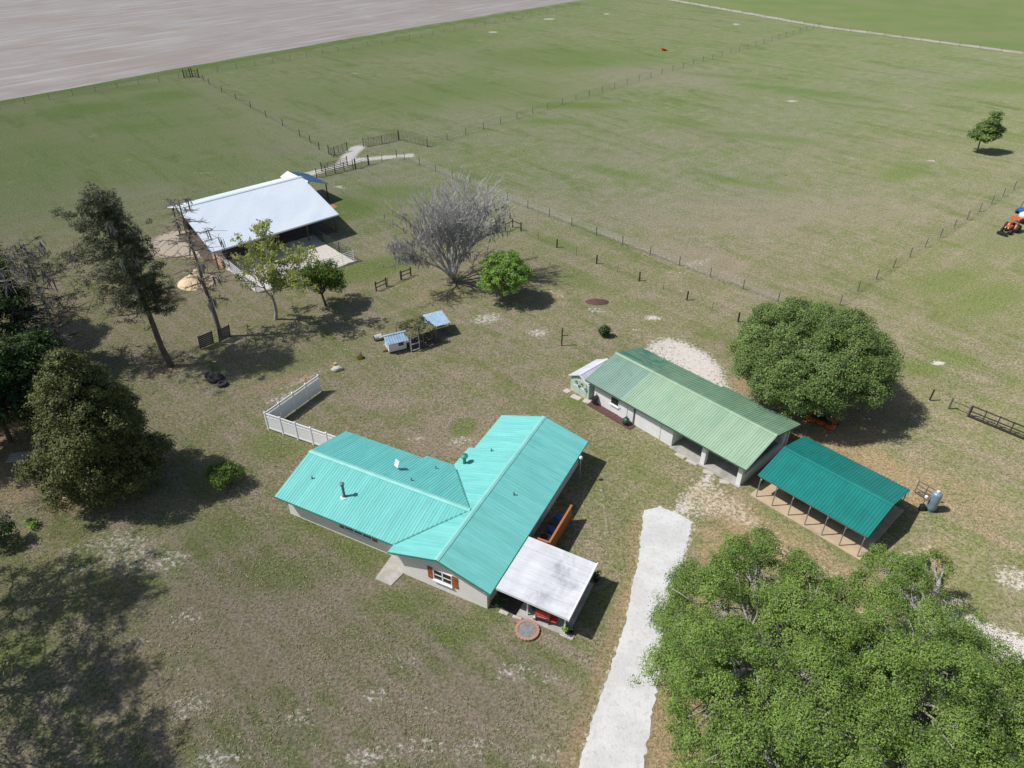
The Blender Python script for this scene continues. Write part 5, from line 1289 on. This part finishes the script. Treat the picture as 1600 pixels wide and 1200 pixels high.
# ------------------------------------------------------------------ TREES
def branches(mb, pts, r0, r1, n=7):
    pts = [Vector(tuple(map(float, p))) for p in pts]; k = len(pts) - 1
    for i in range(k):
        mb.tube(pts[i], pts[i + 1], r0 + (r1 - r0) * i / k, r0 + (r1 - r0) * (i + 1) / k, n, caps=(i == k - 1))
def bent(a, c, sag, seed, n=5, jit=.06):
    rr = random.Random(seed); a = np.array(a, float); c = np.array(c, float); L = np.linalg.norm(c - a); out = []
    for i in range(n + 1):
        t = i / n; p = a + (c - a) * t + np.array([0, 0, sag * math.sin(math.pi * t)])
        if 0 < i < n: p = p + np.array([rr.uniform(-jit, jit) * L for _ in range(3)])
        out.append(p)
    return out
def broadleaf(name, label, base, lobes, leafmat_, bark, n_cl, per, leaf, cl_r, trunk_r, trunk_h, seed, group=None, zmin=.3, inner=.55, limbs=None, subl=None, gap=-1.0, fine_gap=None, cat='tree', flat=.75, twigs=60, cfloor=0.0, holes=()):
    """lobes: local (x, y, z, rx, ry, rz)"""
    r = np.random.default_rng(seed)
    o = thing(name, label, cat, (base[0], base[1], 0), 0, group)
    lob = big = np.array(lobes, float)
    if subl:
        out = []
        for q in lob:
            for i in range(subl[0]):
                g_ = i * 2.39996 + r.uniform(0, 1); th_ = math.acos(1 - 1.25 * (i + .5) / subl[0])
                dd0_ = np.array([math.sin(th_) * math.cos(g_), math.sin(th_) * math.sin(g_), math.cos(th_)])
                f_ = subl[1] * r.uniform(.7, 1.3); out.append(np.concatenate([q[:3] + dd0_ * q[3:] * r.uniform(.62, .95), q[3:] * f_]))
        lob = np.array(out)
    vol = (lob[:, 3] * lob[:, 4] * lob[:, 5]) ** (2 / 3); p = vol / vol.sum()
    pick = r.choice(len(lob), n_cl * 3, p=p); d = r.normal(size=(n_cl * 3, 3)); d /= np.linalg.norm(d, axis=1)[:, None]
    rad = inner + (1 - inner) * r.random(n_cl * 3) ** .6
    d[:, 2] = np.where(r.random(len(d)) < .7, np.abs(d[:, 2]), d[:, 2])
    L = lob[pick]; c = L[:, :3] + d * L[:, 3:] * rad[:, None]
    # drop clumps deep inside other lobes; thin out by a lumpy field to open gaps
    keep = c[:, 2] > zmin
    ph = r.uniform(0, 6, 6)
    lump = np.sin(c[:, 0] * 1.15 + ph[0]) + np.sin(c[:, 1] * 1.3 + ph[1]) + np.sin(c[:, 2] * 1.6 + ph[2]) + np.sin((c[:, 0] + c[:, 1]) * .63 + ph[3])
    keep &= (lump > gap) | (r.random(len(c)) < .25)
    if fine_gap is not None:
        l2 = np.sin(c[:, 0] * 2.9 + ph[4]) + np.sin(c[:, 1] * 3.1 + ph[5]) + np.sin((c[:, 0] - c[:, 1]) * 1.9 + ph[0])
        keep &= (l2 > fine_gap) | (r.random(len(c)) < .15)
    inside = np.zeros(len(c), int)
    for q in big: inside += (np.sum(((c - q[:3]) / q[3:]) ** 2, 1) < .36).astype(int)
    keep &= (inside == 0) | (r.random(len(c)) < .3)
    for hx, hy, hr in holes: keep &= np.hypot(c[:, 0] - hx, c[:, 1] - hy) > hr * r.uniform(.7, 1.3, len(c))
    c = c[keep][:n_cl]; dn_ = d[keep][:n_cl]
    rr_ = cl_r * r.uniform(.6, 1.35, len(c))
    leaves('crown', c, rr_, per, leaf, leafmat_, o, flat, .55, seed + 1, zmin=zmin * .5, outn=dn_)
    mb = MB()
    top = np.array([r.uniform(-.3, .3), r.uniform(-.3, .3), trunk_h])
    branches(mb, bent((0, 0, -.2), top, 0, seed, 3, .04), trunk_r * 1.15, trunk_r * .8, 10)
    for i, q in enumerate(big):
        e = q[:3] + np.array([0, 0, q[5] * .1]); pts = bent(top, e, .3, seed + i, 5, .07); branches(mb, pts, trunk_r * .55, trunk_r * .16, 6)
        for j in range(max(3, twigs // len(big))):
            t = pts[r.integers(2, 6)]; dd_ = r.normal(size=3); dd_ /= np.linalg.norm(dd_); dd_[2] = abs(dd_[2]) * .8
            e2 = q[:3] + dd_ * q[3:] * r.uniform(.75, .98); e2[2] = max(e2[2], .4)
            branches(mb, bent(t, e2, .2, seed * 7 + i * 31 + j, 4, .08), trunk_r * .14, .02, 4)
    mb.build('trunk', bark, o, True)
    return o
def lobes_round(cx, cy, cz, R, Rz, n, lr, seed, zmin=-9, lz=.8):
    rr = random.Random(seed); out = [(cx, cy, cz, R * .72, R * .72, Rz * .72)]
    for i in range(n):
        th = math.acos(1 - 1.35 * (i + .5) / n); g = i * 2.39996
        d = (math.sin(th) * math.cos(g), math.sin(th) * math.sin(g), math.cos(th)); k = rr.uniform(.68, .82); q = lr * rr.uniform(.75, 1.2)
        out.append((cx + d[0] * R * k, cy + d[1] * R * k, cz + d[2] * Rz * k, q, q, q * lz))
    return out
# live oak behind the garage
bq = P(1272, 606)
ctr = P(1268, 555, 5.0) - np.array([bq[0], bq[1], 0])
broadleaf('live_oak', 'big round live oak with dense olive crown behind the green-roofed garage', bq, lobes_round(ctr[0], ctr[1], 4.4, 7.3, 4.7, 44, 1.7, 3, lz=.8), 'leaf_oak_round', 'bark_grey', 3000, 70, .16, .6, .5, 2.2, 21, zmin=.5, twigs=80, fine_gap=-1.3)
# two live oaks in the foreground
def lob_px(base, lst):
    rj = random.Random(len(lst)); zs = [z + rj.uniform(-1.3, .9) for _, _, z, _ in lst]
    return [tuple((P(x, y, z) - np.array([base[0], base[1], 0]))) + (r, r, r * .9) for (x, y, _, r), z in zip(lst, zs)]
bA = P(1195, 1125)
LA = [(1180, 905, 6.3, 2.5), (1110, 945, 6.0, 2.5), (1068, 990, 4.5, 1.8), (1048, 1060, 4.2, 1.8), (1090, 1040, 6.8, 2.9), (1165, 970, 8.0, 3.3), (1245, 925, 6.2, 2.1), (1270, 975, 8.0, 2.8),
      (1092, 1120, 5.5, 2.2), (1120, 1110, 7.5, 2.9), (1150, 1060, 8.6, 2.6), (1180, 1150, 8.5, 3.1), (1135, 1190, 6.2, 2.4), (1250, 1080, 8.4, 2.6), (1290, 1030, 8.2, 2.7), (1210, 1220, 8, 3.2), (1045, 950, 3.4, 1.1), (1150, 875, 5.0, 1.5), (1280, 1130, 8.6, 2.8), (1305, 935, 5.2, 1.4), (1140, 1265, 6, 2.6), (1300, 1260, 8, 3)]
broadleaf('live_oak', 'huge foreground live oak spreading from the white drive, with pale limbs showing', bA, lob_px(bA, LA), 'leaf_oak', 'bark_pale', 3400, 88, .102, .45, .6, 3.2, 31, zmin=1.2, inner=.72, twigs=260, subl=(8, .34), gap=-1.2, fine_gap=-1.15, holes=((P(1212, 1030, 8)[0] - bA[0], P(1212, 1030, 8)[1] - bA[1], 1.0),))
bB = P(1445, 1160)
LB = [(1370, 985, 7.0, 2.6), (1420, 1030, 8.0, 2.9), (1480, 1030, 6.5, 2.4), (1540, 1060, 6.0, 2.4), (1350, 1080, 8.4, 2.6), (1430, 1110, 9.0, 3.0), (1520, 1120, 7.8, 2.8), (1590, 1110, 5.6, 2.3), (1370, 1160, 8.8, 2.9),
      (1460, 1190, 9.2, 3.0), (1560, 1190, 7.4, 2.8), (1640, 1180, 6, 2.6), (1400, 905, 4.8, 1.5), (1450, 890, 4.6, 1.4), (1420, 940, 5.4, 1.5), (1380, 870 + 10, 4.2, 1.1), (1460, 940, 4.8, 1.0), (1500, 985, 5.0, 1.4), (1400, 1260, 9, 3), (1530, 1270, 8, 3), (1640, 1260, 6, 3)]
broadleaf('live_oak', 'foreground live oak with loose outer boughs over the sandy yard beside the carport', bB, lob_px(bB, LB), 'leaf_oak', 'bark_pale', 3100, 88, .102, .45, .6, 3.2, 41, zmin=1.2, inner=.72, twigs=260, subl=(8, .34), gap=-1.2, fine_gap=-1.15)
# bright green tree
bq = P(786, 470)
broadleaf('maple_tree', 'compact bright green leafy tree beside the moss-hung bare tree', bq, lobes_round(.2, 0, 3.2, 2.8, 2.7, 26, .95, 8, lz=.85), 'leaf_bright', 'bark_grey', 560, 52, .17, .42, .17, 1.3, 51, zmin=.7, twigs=30)
# shrub-like tree before the corral
bq = P(509, 478)
broadleaf('small_tree', 'small round green tree in front of the sandy corral', bq, lobes_round(0, 0, 3.3, 2.5, 2.2, 14, .95, 9), 'leaf_shrub', 'bark_dark', 330, 26, .22, .5, .14, 1.6, 52, zmin=1.0, twigs=26)
# lone pasture tree
bq = P(1527, 238)
broadleaf('pasture_tree', 'lone dark green tree standing in the open pasture', bq, [(.2, 0, 2.9, 2.7, 2.4, .9), (.6, .2, 4.2, 2.2, 2.0, .9), (1.0, .1, 5.5, 1.6, 1.5, .9), (.9, 0, 6.6, 1.0, .9, .6), (-1.4, 0, 3.3, 1.2, 1.2, .7), (2.2, 0, 3.9, 1.2, 1.1, .6)], 'leaf_oak_round', 'bark_grey', 300, 34, .32, .55, .14, 2.2, 53, zmin=1.3, twigs=20, inner=.3)
# shrubs
def shrub(label, px, py, r, h, mat, n, seed, cat='shrub', name='shrub', per=26, leaf=.16):
    bq = P(px, py)
    return broadleaf(name, label, bq, [(0, 0, h * .5, r, r, h * .5), (r * .4, 0, h * .55, r * .6, r * .6, h * .4), (-r * .4, r * .2, h * .45, r * .6, r * .6, h * .4)], mat, 'bark_dark', n, per, leaf, .3, .05, h * .3, seed, zmin=.08, cat=cat, twigs=18, inner=.3)
shrub('bright green bushy shrub alone on the lawn between cedar and house', 355, 760, 1.45, 2.3, 'leaf_shrub', 130, 61)
shrub('small dark green cone shrub near the pale sand behind the garage', 944, 526, .55, 1.35, 'leaf_dark', 60, 62, per=30)
shrub('dark leafy shrub at the lawn edge facing the big cedar', 4, 850, 1.3, 2.4, 'leaf_dark', 120, 63)
shrub('tiny green weed clump on the tan soil before the big cedar', 52, 822, .5, .6, 'leaf_bright', 30, 64)
shrub('green shrub at the foot of the big cedar beside bare brush', 120, 778, .8, 1.3, 'leaf_shrub', 60, 65)
# cedar: dense olive cone of tufts
def conifer_mass(label, base, H, R, n, per, leaf, mat, seed, name='cedar_tree', lean=(0, 0), trunk=.35, low=.06, group=None, asp=.4, cl=.55, power=.8):
    r = np.random.default_rng(seed)
    o = thing(name, label, 'tree', (base[0], base[1], 0), 0, group)
    t = r.random(n) ** .8; z = H * (low + (1 - low) * t)
    prof = np.where(t < .25, .72 + t * 1.1, np.clip((1 - t) / .75, 0, 1) ** power)
    ang = r.uniform(0, 2 * math.pi, n); wob = 1 + .22 * np.sin(3 * ang + z * .7) + .14 * np.sin(7 * ang - z * 1.3)
    rad = R * prof * wob * (.55 + .45 * r.random(n) ** .5)
    c = np.column_stack([np.cos(ang) * rad + lean[0] * t, np.sin(ang) * rad + lean[1] * t, z])
    outn = np.column_stack([np.cos(ang), np.sin(ang), np.full(n, .45)])
    leaves('crown', c, cl * r.uniform(.6, 1.4, n), per, leaf, mat, o, .9, asp, seed + 1, zmin=.15, outn=outn)
    mb = MB(); branches(mb, bent((0, 0, -.2), (lean[0], lean[1], H * .93), 0, seed, 5, .01), trunk, .04, 8)
    for k in range(50):
        i = r.integers(0, n); zz = c[i, 2] * .9; tt = zz / H; branches(mb, [(lean[0] * tt, lean[1] * tt, zz * .93), c[i]], .07, .02, 4)
    mb.build('trunk', 'bark_dark', o, True)
    return o
rr = random.Random(12); CL = []
for k in range(46):
    t = (k + .5) / 46; z = 1.0 + 11.4 * t; R_ = 4.8 * (.75 + t if t < .25 else (max(1 - t, .02) / .75) ** .55); a = k * 2.39996
    q = 1.5 * (1.15 - .5 * t) * rr.uniform(.8, 1.2); k2 = max(R_ - q * .8, .1) * rr.uniform(.62, 1.2); CL.append((k2 * math.cos(a), k2 * math.sin(a), z, q, q, q * 1.0))
CL.append((0, 0, 5, 3, 3, 4.5)); CL.append((.2, 0, 12.3, .8, .8, 1.2))
broadleaf('cedar_tree', 'big dense olive cedar by the lawn edge with a wide dark shadow', P(182, 764), CL, 'leaf_cedar', 'bark_dark', 2100, 60, .17, .55, .35, 10, 71, zmin=.3, twigs=120, inner=.55, gap=-1.6)
# dark woods at the left edge: each tree its own
for i, (px, py, R_, z_, rz_, n_, mt, lb) in enumerate((
        (18, 690, 3.8, 5.5, 4.6, 620, 'leaf_dark', 'dark glossy broadleaf tree next to the big cedar'),
        (24, 592, 4.2, 6.5, 5.4, 700, 'leaf_dark', 'dark broadleaf tree behind the grey half-dead pine'),
        (78, 615, 2.8, 3.8, 3.2, 360, 'leaf_dark', 'low dark tree at the foot of the grey half-dead pine'),
        (-60, 640, 4.5, 6, 5, 500, 'leaf_dark', 'dark tree on the outer side of the woods away from the cedar'),
        (-25, 545, 4.6, 7.5, 6.0, 700, 'leaf_dark', 'tall dark tree at the wood edge beyond the grey half-dead pine'),
        (52, 655, 3.2, 4.6, 4.0, 460, 'leaf_dark', 'dark tree crowding the far side of the big cedar'),
        (2, 535, 4.4, 6.8, 5.6, 640, 'leaf_dark', 'dark tree filling the wood edge behind the low dark tree'),
        (100, 690, 2.2, 3.4, 3.0, 260, 'leaf_dark', 'small dark tree squeezed between woods and big cedar'),
        (-30, 720, 3.6, 5.0, 4.4, 480, 'leaf_dark', 'dark tree over the pallet in the shade'))):
    bq = P(px, py)
    broadleaf('dark_tree', lb, bq, lobes_round(0, 0, z_, R_, rz_, 18, R_ * .34, 80 + i), mt, 'bark_dark', n_, 44, .25, .6, .22, 2.2, 81 + i, zmin=.6, twigs=40)
# pines: tufts on flattened boughs
def pine(label, base, H, seed, tiers, mat='leaf_pine', trunk=.3, lean=(0, 0), crown_from=.35, moss=0, spread=3.2, name='pine_tree', per=46, leafsz=.26, dead=.0, top_clump=True, bark='bark_dark', fine=7, tw=.02, bias=0.0):
    r = np.random.default_rng(seed)
    o = thing(name, label, 'tree', (base[0], base[1], 0), 0)
    mb = MB(); tr = bent((0, 0, -.2), (lean[0], lean[1], H), 0, seed, 7, .008); branches(mb, tr, trunk, .05, 9)
    def axis(z): t = z / H; return np.array([lean[0] * t, lean[1] * t, z])
    C, Rr, M = [], [], []
    for k in range(tiers):
        t = crown_from + (1 - crown_from) * (k + r.random()) / tiers; z = H * t
        L = spread * (1.0 - .62 * max(0, (t - .6) / .4)) * r.uniform(.55, 1.15) * (.75 if t < .5 else 1)
        a = k * 2.399 + r.uniform(-.4, .4); L *= 1 - bias * math.cos(a); st_ = axis(z); e = st_ + np.array([math.cos(a) * L, math.sin(a) * L, r.uniform(-.1, .35) * L])
        pts = bent(st_, e, r.uniform(-.2, .3), seed * 13 + k, 4, .05); branches(mb, pts, .03 + .05 * (1 - t), .02, 5)
        for j in range(fine):
            q = pts[r.integers(2, 5)]; f = q + r.normal(size=3) * np.array([.55, .55, .2]) * (L / 3 + .35); mb.tube(q, f, tw, tw * .55, 3, False)
            if r.random() > dead: C.append(f); Rr.append(r.uniform(.35, .7))
            if moss and r.random() < moss: M.append(f)
    if top_clump:
        for j in range(22):
            C.append(axis(H * r.uniform(.86, .99)) + r.normal(size=3) * np.array([.75, .75, .3])); Rr.append(r.uniform(.4, .75))
    if C: leaves('crown', np.array(C), np.array(Rr), per, leafsz, mat, o, .6, .22, seed + 1)
    mb.build('trunk', bark, o, True)
    if M: moss_strands(o, np.array(M), seed + 2, 5)
    return o
def moss_strands(o, pts, seed, per=4, ln=(.5, 1.5), w=.09):
    r = np.random.default_rng(seed); c = np.repeat(pts, per, 0) + r.normal(size=(len(pts) * per, 3)) * np.array([.14, .14, .06])
    k = len(c); L = r.uniform(ln[0], ln[1], (k, 1)); a = r.uniform(0, math.pi, k); W = w * r.uniform(.5, 1.5, (k, 1))
    L = np.minimum(L, np.maximum(c[:, 2:3] - .3, .1))
    s = np.column_stack([np.cos(a), np.sin(a), np.zeros(k)]); dn = np.array([0, 0, -1.0]); dr = r.normal(size=(k, 3)) * .12; dr[:, 2] = 0
    quads = []
    for sd in (s, np.column_stack([-s[:, 1], s[:, 0], s[:, 2]])):
        quads.append(np.stack([c - sd * W * .4, c + sd * W * .4, c + sd * W * .6 + dn * L * .55 + dr, c + dn * L + dr * 1.4, c - sd * W * .6 + dn * L * .55 + dr], 1).reshape(-1, 5, 3))
    v = np.concatenate(quads, 0).reshape(-1, 3)
    ob = bpy.data.objects.new('spanish_moss', np_mesh('spanish_moss', v, 5, 'moss')); COL.objects.link(ob); ob.parent = o; ob['kind'] = 'stuff'
    return ob
pine('tall dark pine with bare lower trunk between cedar and dead tree', P(268, 572), 17.6, 91, 92, trunk=.33, crown_from=.34, moss=.03, spread=3.7, per=56, leafsz=.26, fine=8, lean=(-1.5, 0), bias=.38)
pine('grey half-dead pine with bare twiggy crown at the wood edge', P(112, 575), 13.2, 92, 70, mat='leaf_cedar', crown_from=.3, moss=.02, spread=4.2, dead=.95, trunk=.24, top_clump=False, bark='bark_grey', fine=18, tw=.03)
pine('tall pine beside the lawn, the one nearest the big cedar', (-38.5, 30.5, 0), 17, 93, 50, spread=4.8, per=64)
pine('tall pine standing between two other pines beside the lawn', (-35.5, 24.0, 0), 16, 94, 46, spread=4.6, per=64)
pine('tall pine farthest from the big cedar along the lawn edge', (-30.8, 19.2, 0), 15, 95, 40, spread=4.4, per=64)
# bare trees
def grow(mb, p, d, L, r, depth, rr, out, spread, up, tips, n_child=(2, 3), taper=.62, minr=.012, wig=.2):
    segs = 3
    q = Vector(p); d = Vector(d).normalized()
    for i in range(segs):
        d = (d + Vector((rr.uniform(-wig, wig), rr.uniform(-wig, wig), rr.uniform(-wig, wig) + up))).normalized()
        e = q + d * (L / segs); r2 = max(r * (1 - (1 - taper) * (i + 1) / segs), minr)
        mb.tube(q, e, max(r * (1 - (1 - taper) * i / segs), minr), r2, 6 if r > .06 else (4 if r > .025 else 3), False)
        q = e
        out.append(tuple(q))
        if depth > 0 and i < segs - 1 and rr.random() < .6:
            side = Vector((rr.uniform(-1, 1), rr.uniform(-1, 1), rr.uniform(-.2, .5)))
            grow(mb, q, d + side * spread, L * .62, r * .5, depth - 1, rr, out, spread, up, tips, n_child, taper, minr, wig)
    if depth > 0:
        for k in range(rr.randint(*n_child)):
            side = Vector((rr.uniform(-1, 1), rr.uniform(-1, 1), rr.uniform(-.3, .5)))
            grow(mb, q, d + side * spread, L * rr.uniform(.68, .86), max(r * taper * .8, minr), depth - 1, rr, out, spread, up, tips, n_child, taper, minr, wig)
    else: tips.append(tuple(q))
def bare(name, label, base, stems, seed, bark, depth, spread, up, moss=0, mossln=(.5, 1.5), leafm=None, nleaf=0, leafsz=.2, group=None, minr=.014, clr=.35, mosshi=99):
    rr = random.Random(seed); o = thing(name, label, 'tree', (base[0], base[1], 0), 0, group)
    mb = MB(); out = []; tips = []
    for (p, d, L, r) in stems: grow(mb, p, d, L, r, depth, rr, out, spread, up, tips, minr=minr)
    mb.build('trunk', bark, o, True)
    r = np.random.default_rng(seed)
    if moss:
        a = np.array(out); a = a[(a[:, 2] > 1.5) & (a[:, 2] < mosshi)]; k = r.choice(len(a), min(moss, len(a)), False); moss_strands(o, a[k], seed, 3, mossln, .06)
    if leafm:
        t = np.array(tips + out[len(out) // 3::3]); k = r.choice(len(t), min(nleaf, len(t)), False)
        leaves('crown', t[k], clr * r.uniform(.6, 1.5, len(k)), 16, leafsz, leafm, o, .8, .5, seed + 1)
    return o
bq = P(708, 441)
st = []
for k in range(13):
    a = k * 2.39996 + .2; tl = .08 + .72 * k / 12
    st.append(((.15 * math.cos(a), .15 * math.sin(a), .5 + .1 * (k % 3)), (math.cos(a) * tl, math.sin(a) * tl, 1), 4.2 - .9 * tl, .16))
st.append(((0, 0, -.1), (0, 0, 1), 1.0, .42))
bare('moss_hung_tree', 'wide bare tree hung with grey moss in the middle of the yard', bq, st[:-1], 101, 'bark_ash', 4, .46, .01, 950, (.25, .9), mosshi=9, minr=.02)
o_ = bpy.data.objects['moss_hung_tree']; MB().tube((0, 0, -.2), (0, 0, .9), .5, .38, 10).build('stump', 'bark_grey', o_, True)
bq = P(431, 499)
bare('spring_tree', 'slender tree with sparse yellow green spring leaves before the barn', bq, [((0, 0, -.1), (.03, .0, 1), 3.3, .22)], 103, 'bark_pale', 5, .66, .02, 60, (.3, .9), 'leaf_spring', 560, .25, clr=.38, minr=.016)
pine('tall grey dead tree with drooping fine twigs in front of the barn', P(345, 526), 15.4, 105, 44, trunk=.27, crown_from=.3, spread=2.9, dead=1.1, top_clump=False, bark='bark_grey', fine=17, moss=.012, name='dead_tree', lean=(-.5, 0), tw=.032)
# brush heaps
def brushpile(label, px, py, seed, n, L, mat='bark_pale', name='dead_brush'):
    rr = random.Random(seed); o = thing(name, label, 'brush', P(px, py), 0)
    mb = MB(); out = []; tips = []
    for k in range(n):
        a = rr.uniform(0, 6.28); grow(mb, (rr.uniform(-.3, .3), rr.uniform(-.3, .3), 0), (math.cos(a), math.sin(a), rr.uniform(.35, 1.1)), L * rr.uniform(.5, 1), .035, 2, rr, out, .5, 0, tips, minr=.012)
    mb.build('twigs', mat, o); return o
brushpile('pale dead brush sprawling at the foot of the big cedar', 80, 780, 111, 16, 1.6)
brushpile('dark bare brush beside the green shrub at the cedar foot', 140, 790, 112, 8, 1.4, 'bark_grey')
ob = brushpile('purple brown leafless bush between pine and sand pile', 258, 470, 113, 22, 1.0, 'brush', 'bare_bush')
rr3 = np.random.default_rng(5); leaves('twig_mass', rr3.normal(size=(40, 3)) * np.array([.8, .8, .3]) + np.array([0, 0, 1.2]), np.full(40, .4), 40, .16, 'brush', ob, .8, .2, 6)
for i, (px, py, lb) in enumerate(((150, 764, 'pile of white rubble at the foot of the big cedar'),)):
    o = thing('rubble_pile', lb, 'rubble', P(px, py), 0)
    rr = random.Random(9)
    for k in range(9): MB().blob((rr.uniform(-.6, .6), rr.uniform(-.3, .3), .08), (rr.uniform(.1, .2), rr.uniform(.08, .16), .12), 7, 5, .2, k).build('stone', 'rock', o)
o = thing('plank_pallet', 'pale wooden pallet lying in the shade of the woods', 'pallet', P(28, 716), .2)
for k in range(5): MB().box(-.75, .75, -.6 + k * .26, -.42 + k * .26, .1, .13).build('plank', 'paving', o)
for x in (-.7, 0, .7): MB().box(x - .05, x + .05, -.6, .62, 0, .098).build('runner', 'old_wood', o)


# ------------------------------------------------------------------ grass tufts standing on the near lawn and yard
pmat('tuft', (.215, .222, .10), (.38, .335, .225), 1.1, 1, island=.45)
r = np.random.default_rng(77)
n0 = 60000
gyv = 17 + 48 * r.random(n0) ** 1.25
gxv = (r.random(n0) * 2 - 1) * (gyv * .55 + 20)
lumpf = np.sin(gxv * .9 + 1) + np.sin(gyv * 1.1 + 2) + np.sin((gxv + gyv) * .45) + np.sin((gxv - 1.7 * gyv) * .33 + 1)
keep = (lumpf + r.normal(size=n0) * 1.5) > -.2
def in_poly(px, py, poly):
    ins = np.zeros(len(px), bool); q = np.array(poly)
    for a, c in zip(q, np.roll(q, -1, 0)):
        cond = (a[1] > py) != (c[1] > py); xi = a[0] + (py - a[1]) / (c[1] - a[1] + 1e-12) * (c[0] - a[0]); ins ^= cond & (px < xi)
    return ins
def hp(*pts): return [hloc(x, y)[:2] for x, y in pts]
ex = [hp((-.2, -.3), (16.4, -.3), (16.4, 7.3), (-.2, 7.3)), hp((.7, 7), (8.6, 7), (8.6, 18.1), (.7, 18.1)), hp((.2, -5.8), (5.3, -5.8), (5.3, 0), (.2, 0)),
      [UV(-47, u, v)[:2] for u, v in ((-34.4, -41.2), (-18.1, -41.9), (-18.1, -50), (-34.4, -50))], [UV(-47, u, v)[:2] for u, v in ((-37.2, -41.9), (-34.4, -41.9), (-34.4, -46.2), (-37.2, -46.2))],
      [UV(-47.6, u, v)[:2] for u, v in ((-17.8, -41.7), (-8.4, -41.7), (-8.4, -49.4), (-17.8, -49.4))],
      [P(*p)[:2] for p in ((1002, 790), (1088, 812), (1066, 900), (1035, 1060), (1008, 1200), (1000, 1300), (870, 1300), (900, 1200), (975, 965), (996, 860))],
      [P(*p)[:2] for p in ((584, 905), (611, 918), (632, 897), (630, 878), (612, 864))]]
for e in ex: keep &= ~in_poly(gxv, gyv, e)
fp = P(823.5, 986); keep &= np.hypot(gxv - fp[0], gyv - fp[1]) > .95
pos = np.column_stack([gxv, gyv, np.full(n0, .035)])[keep][:24000]
gt = leaves('grass', pos, r.uniform(.08, .26, len(pos)), 5, .105, 'tuft', None, .35, .4, 78, zmin=.005, upbias=.5)
gt['kind'] = 'stuff'; gt['label'] = 'dry and green grass tufts on the lawn and yard'; gt['category'] = 'grass'
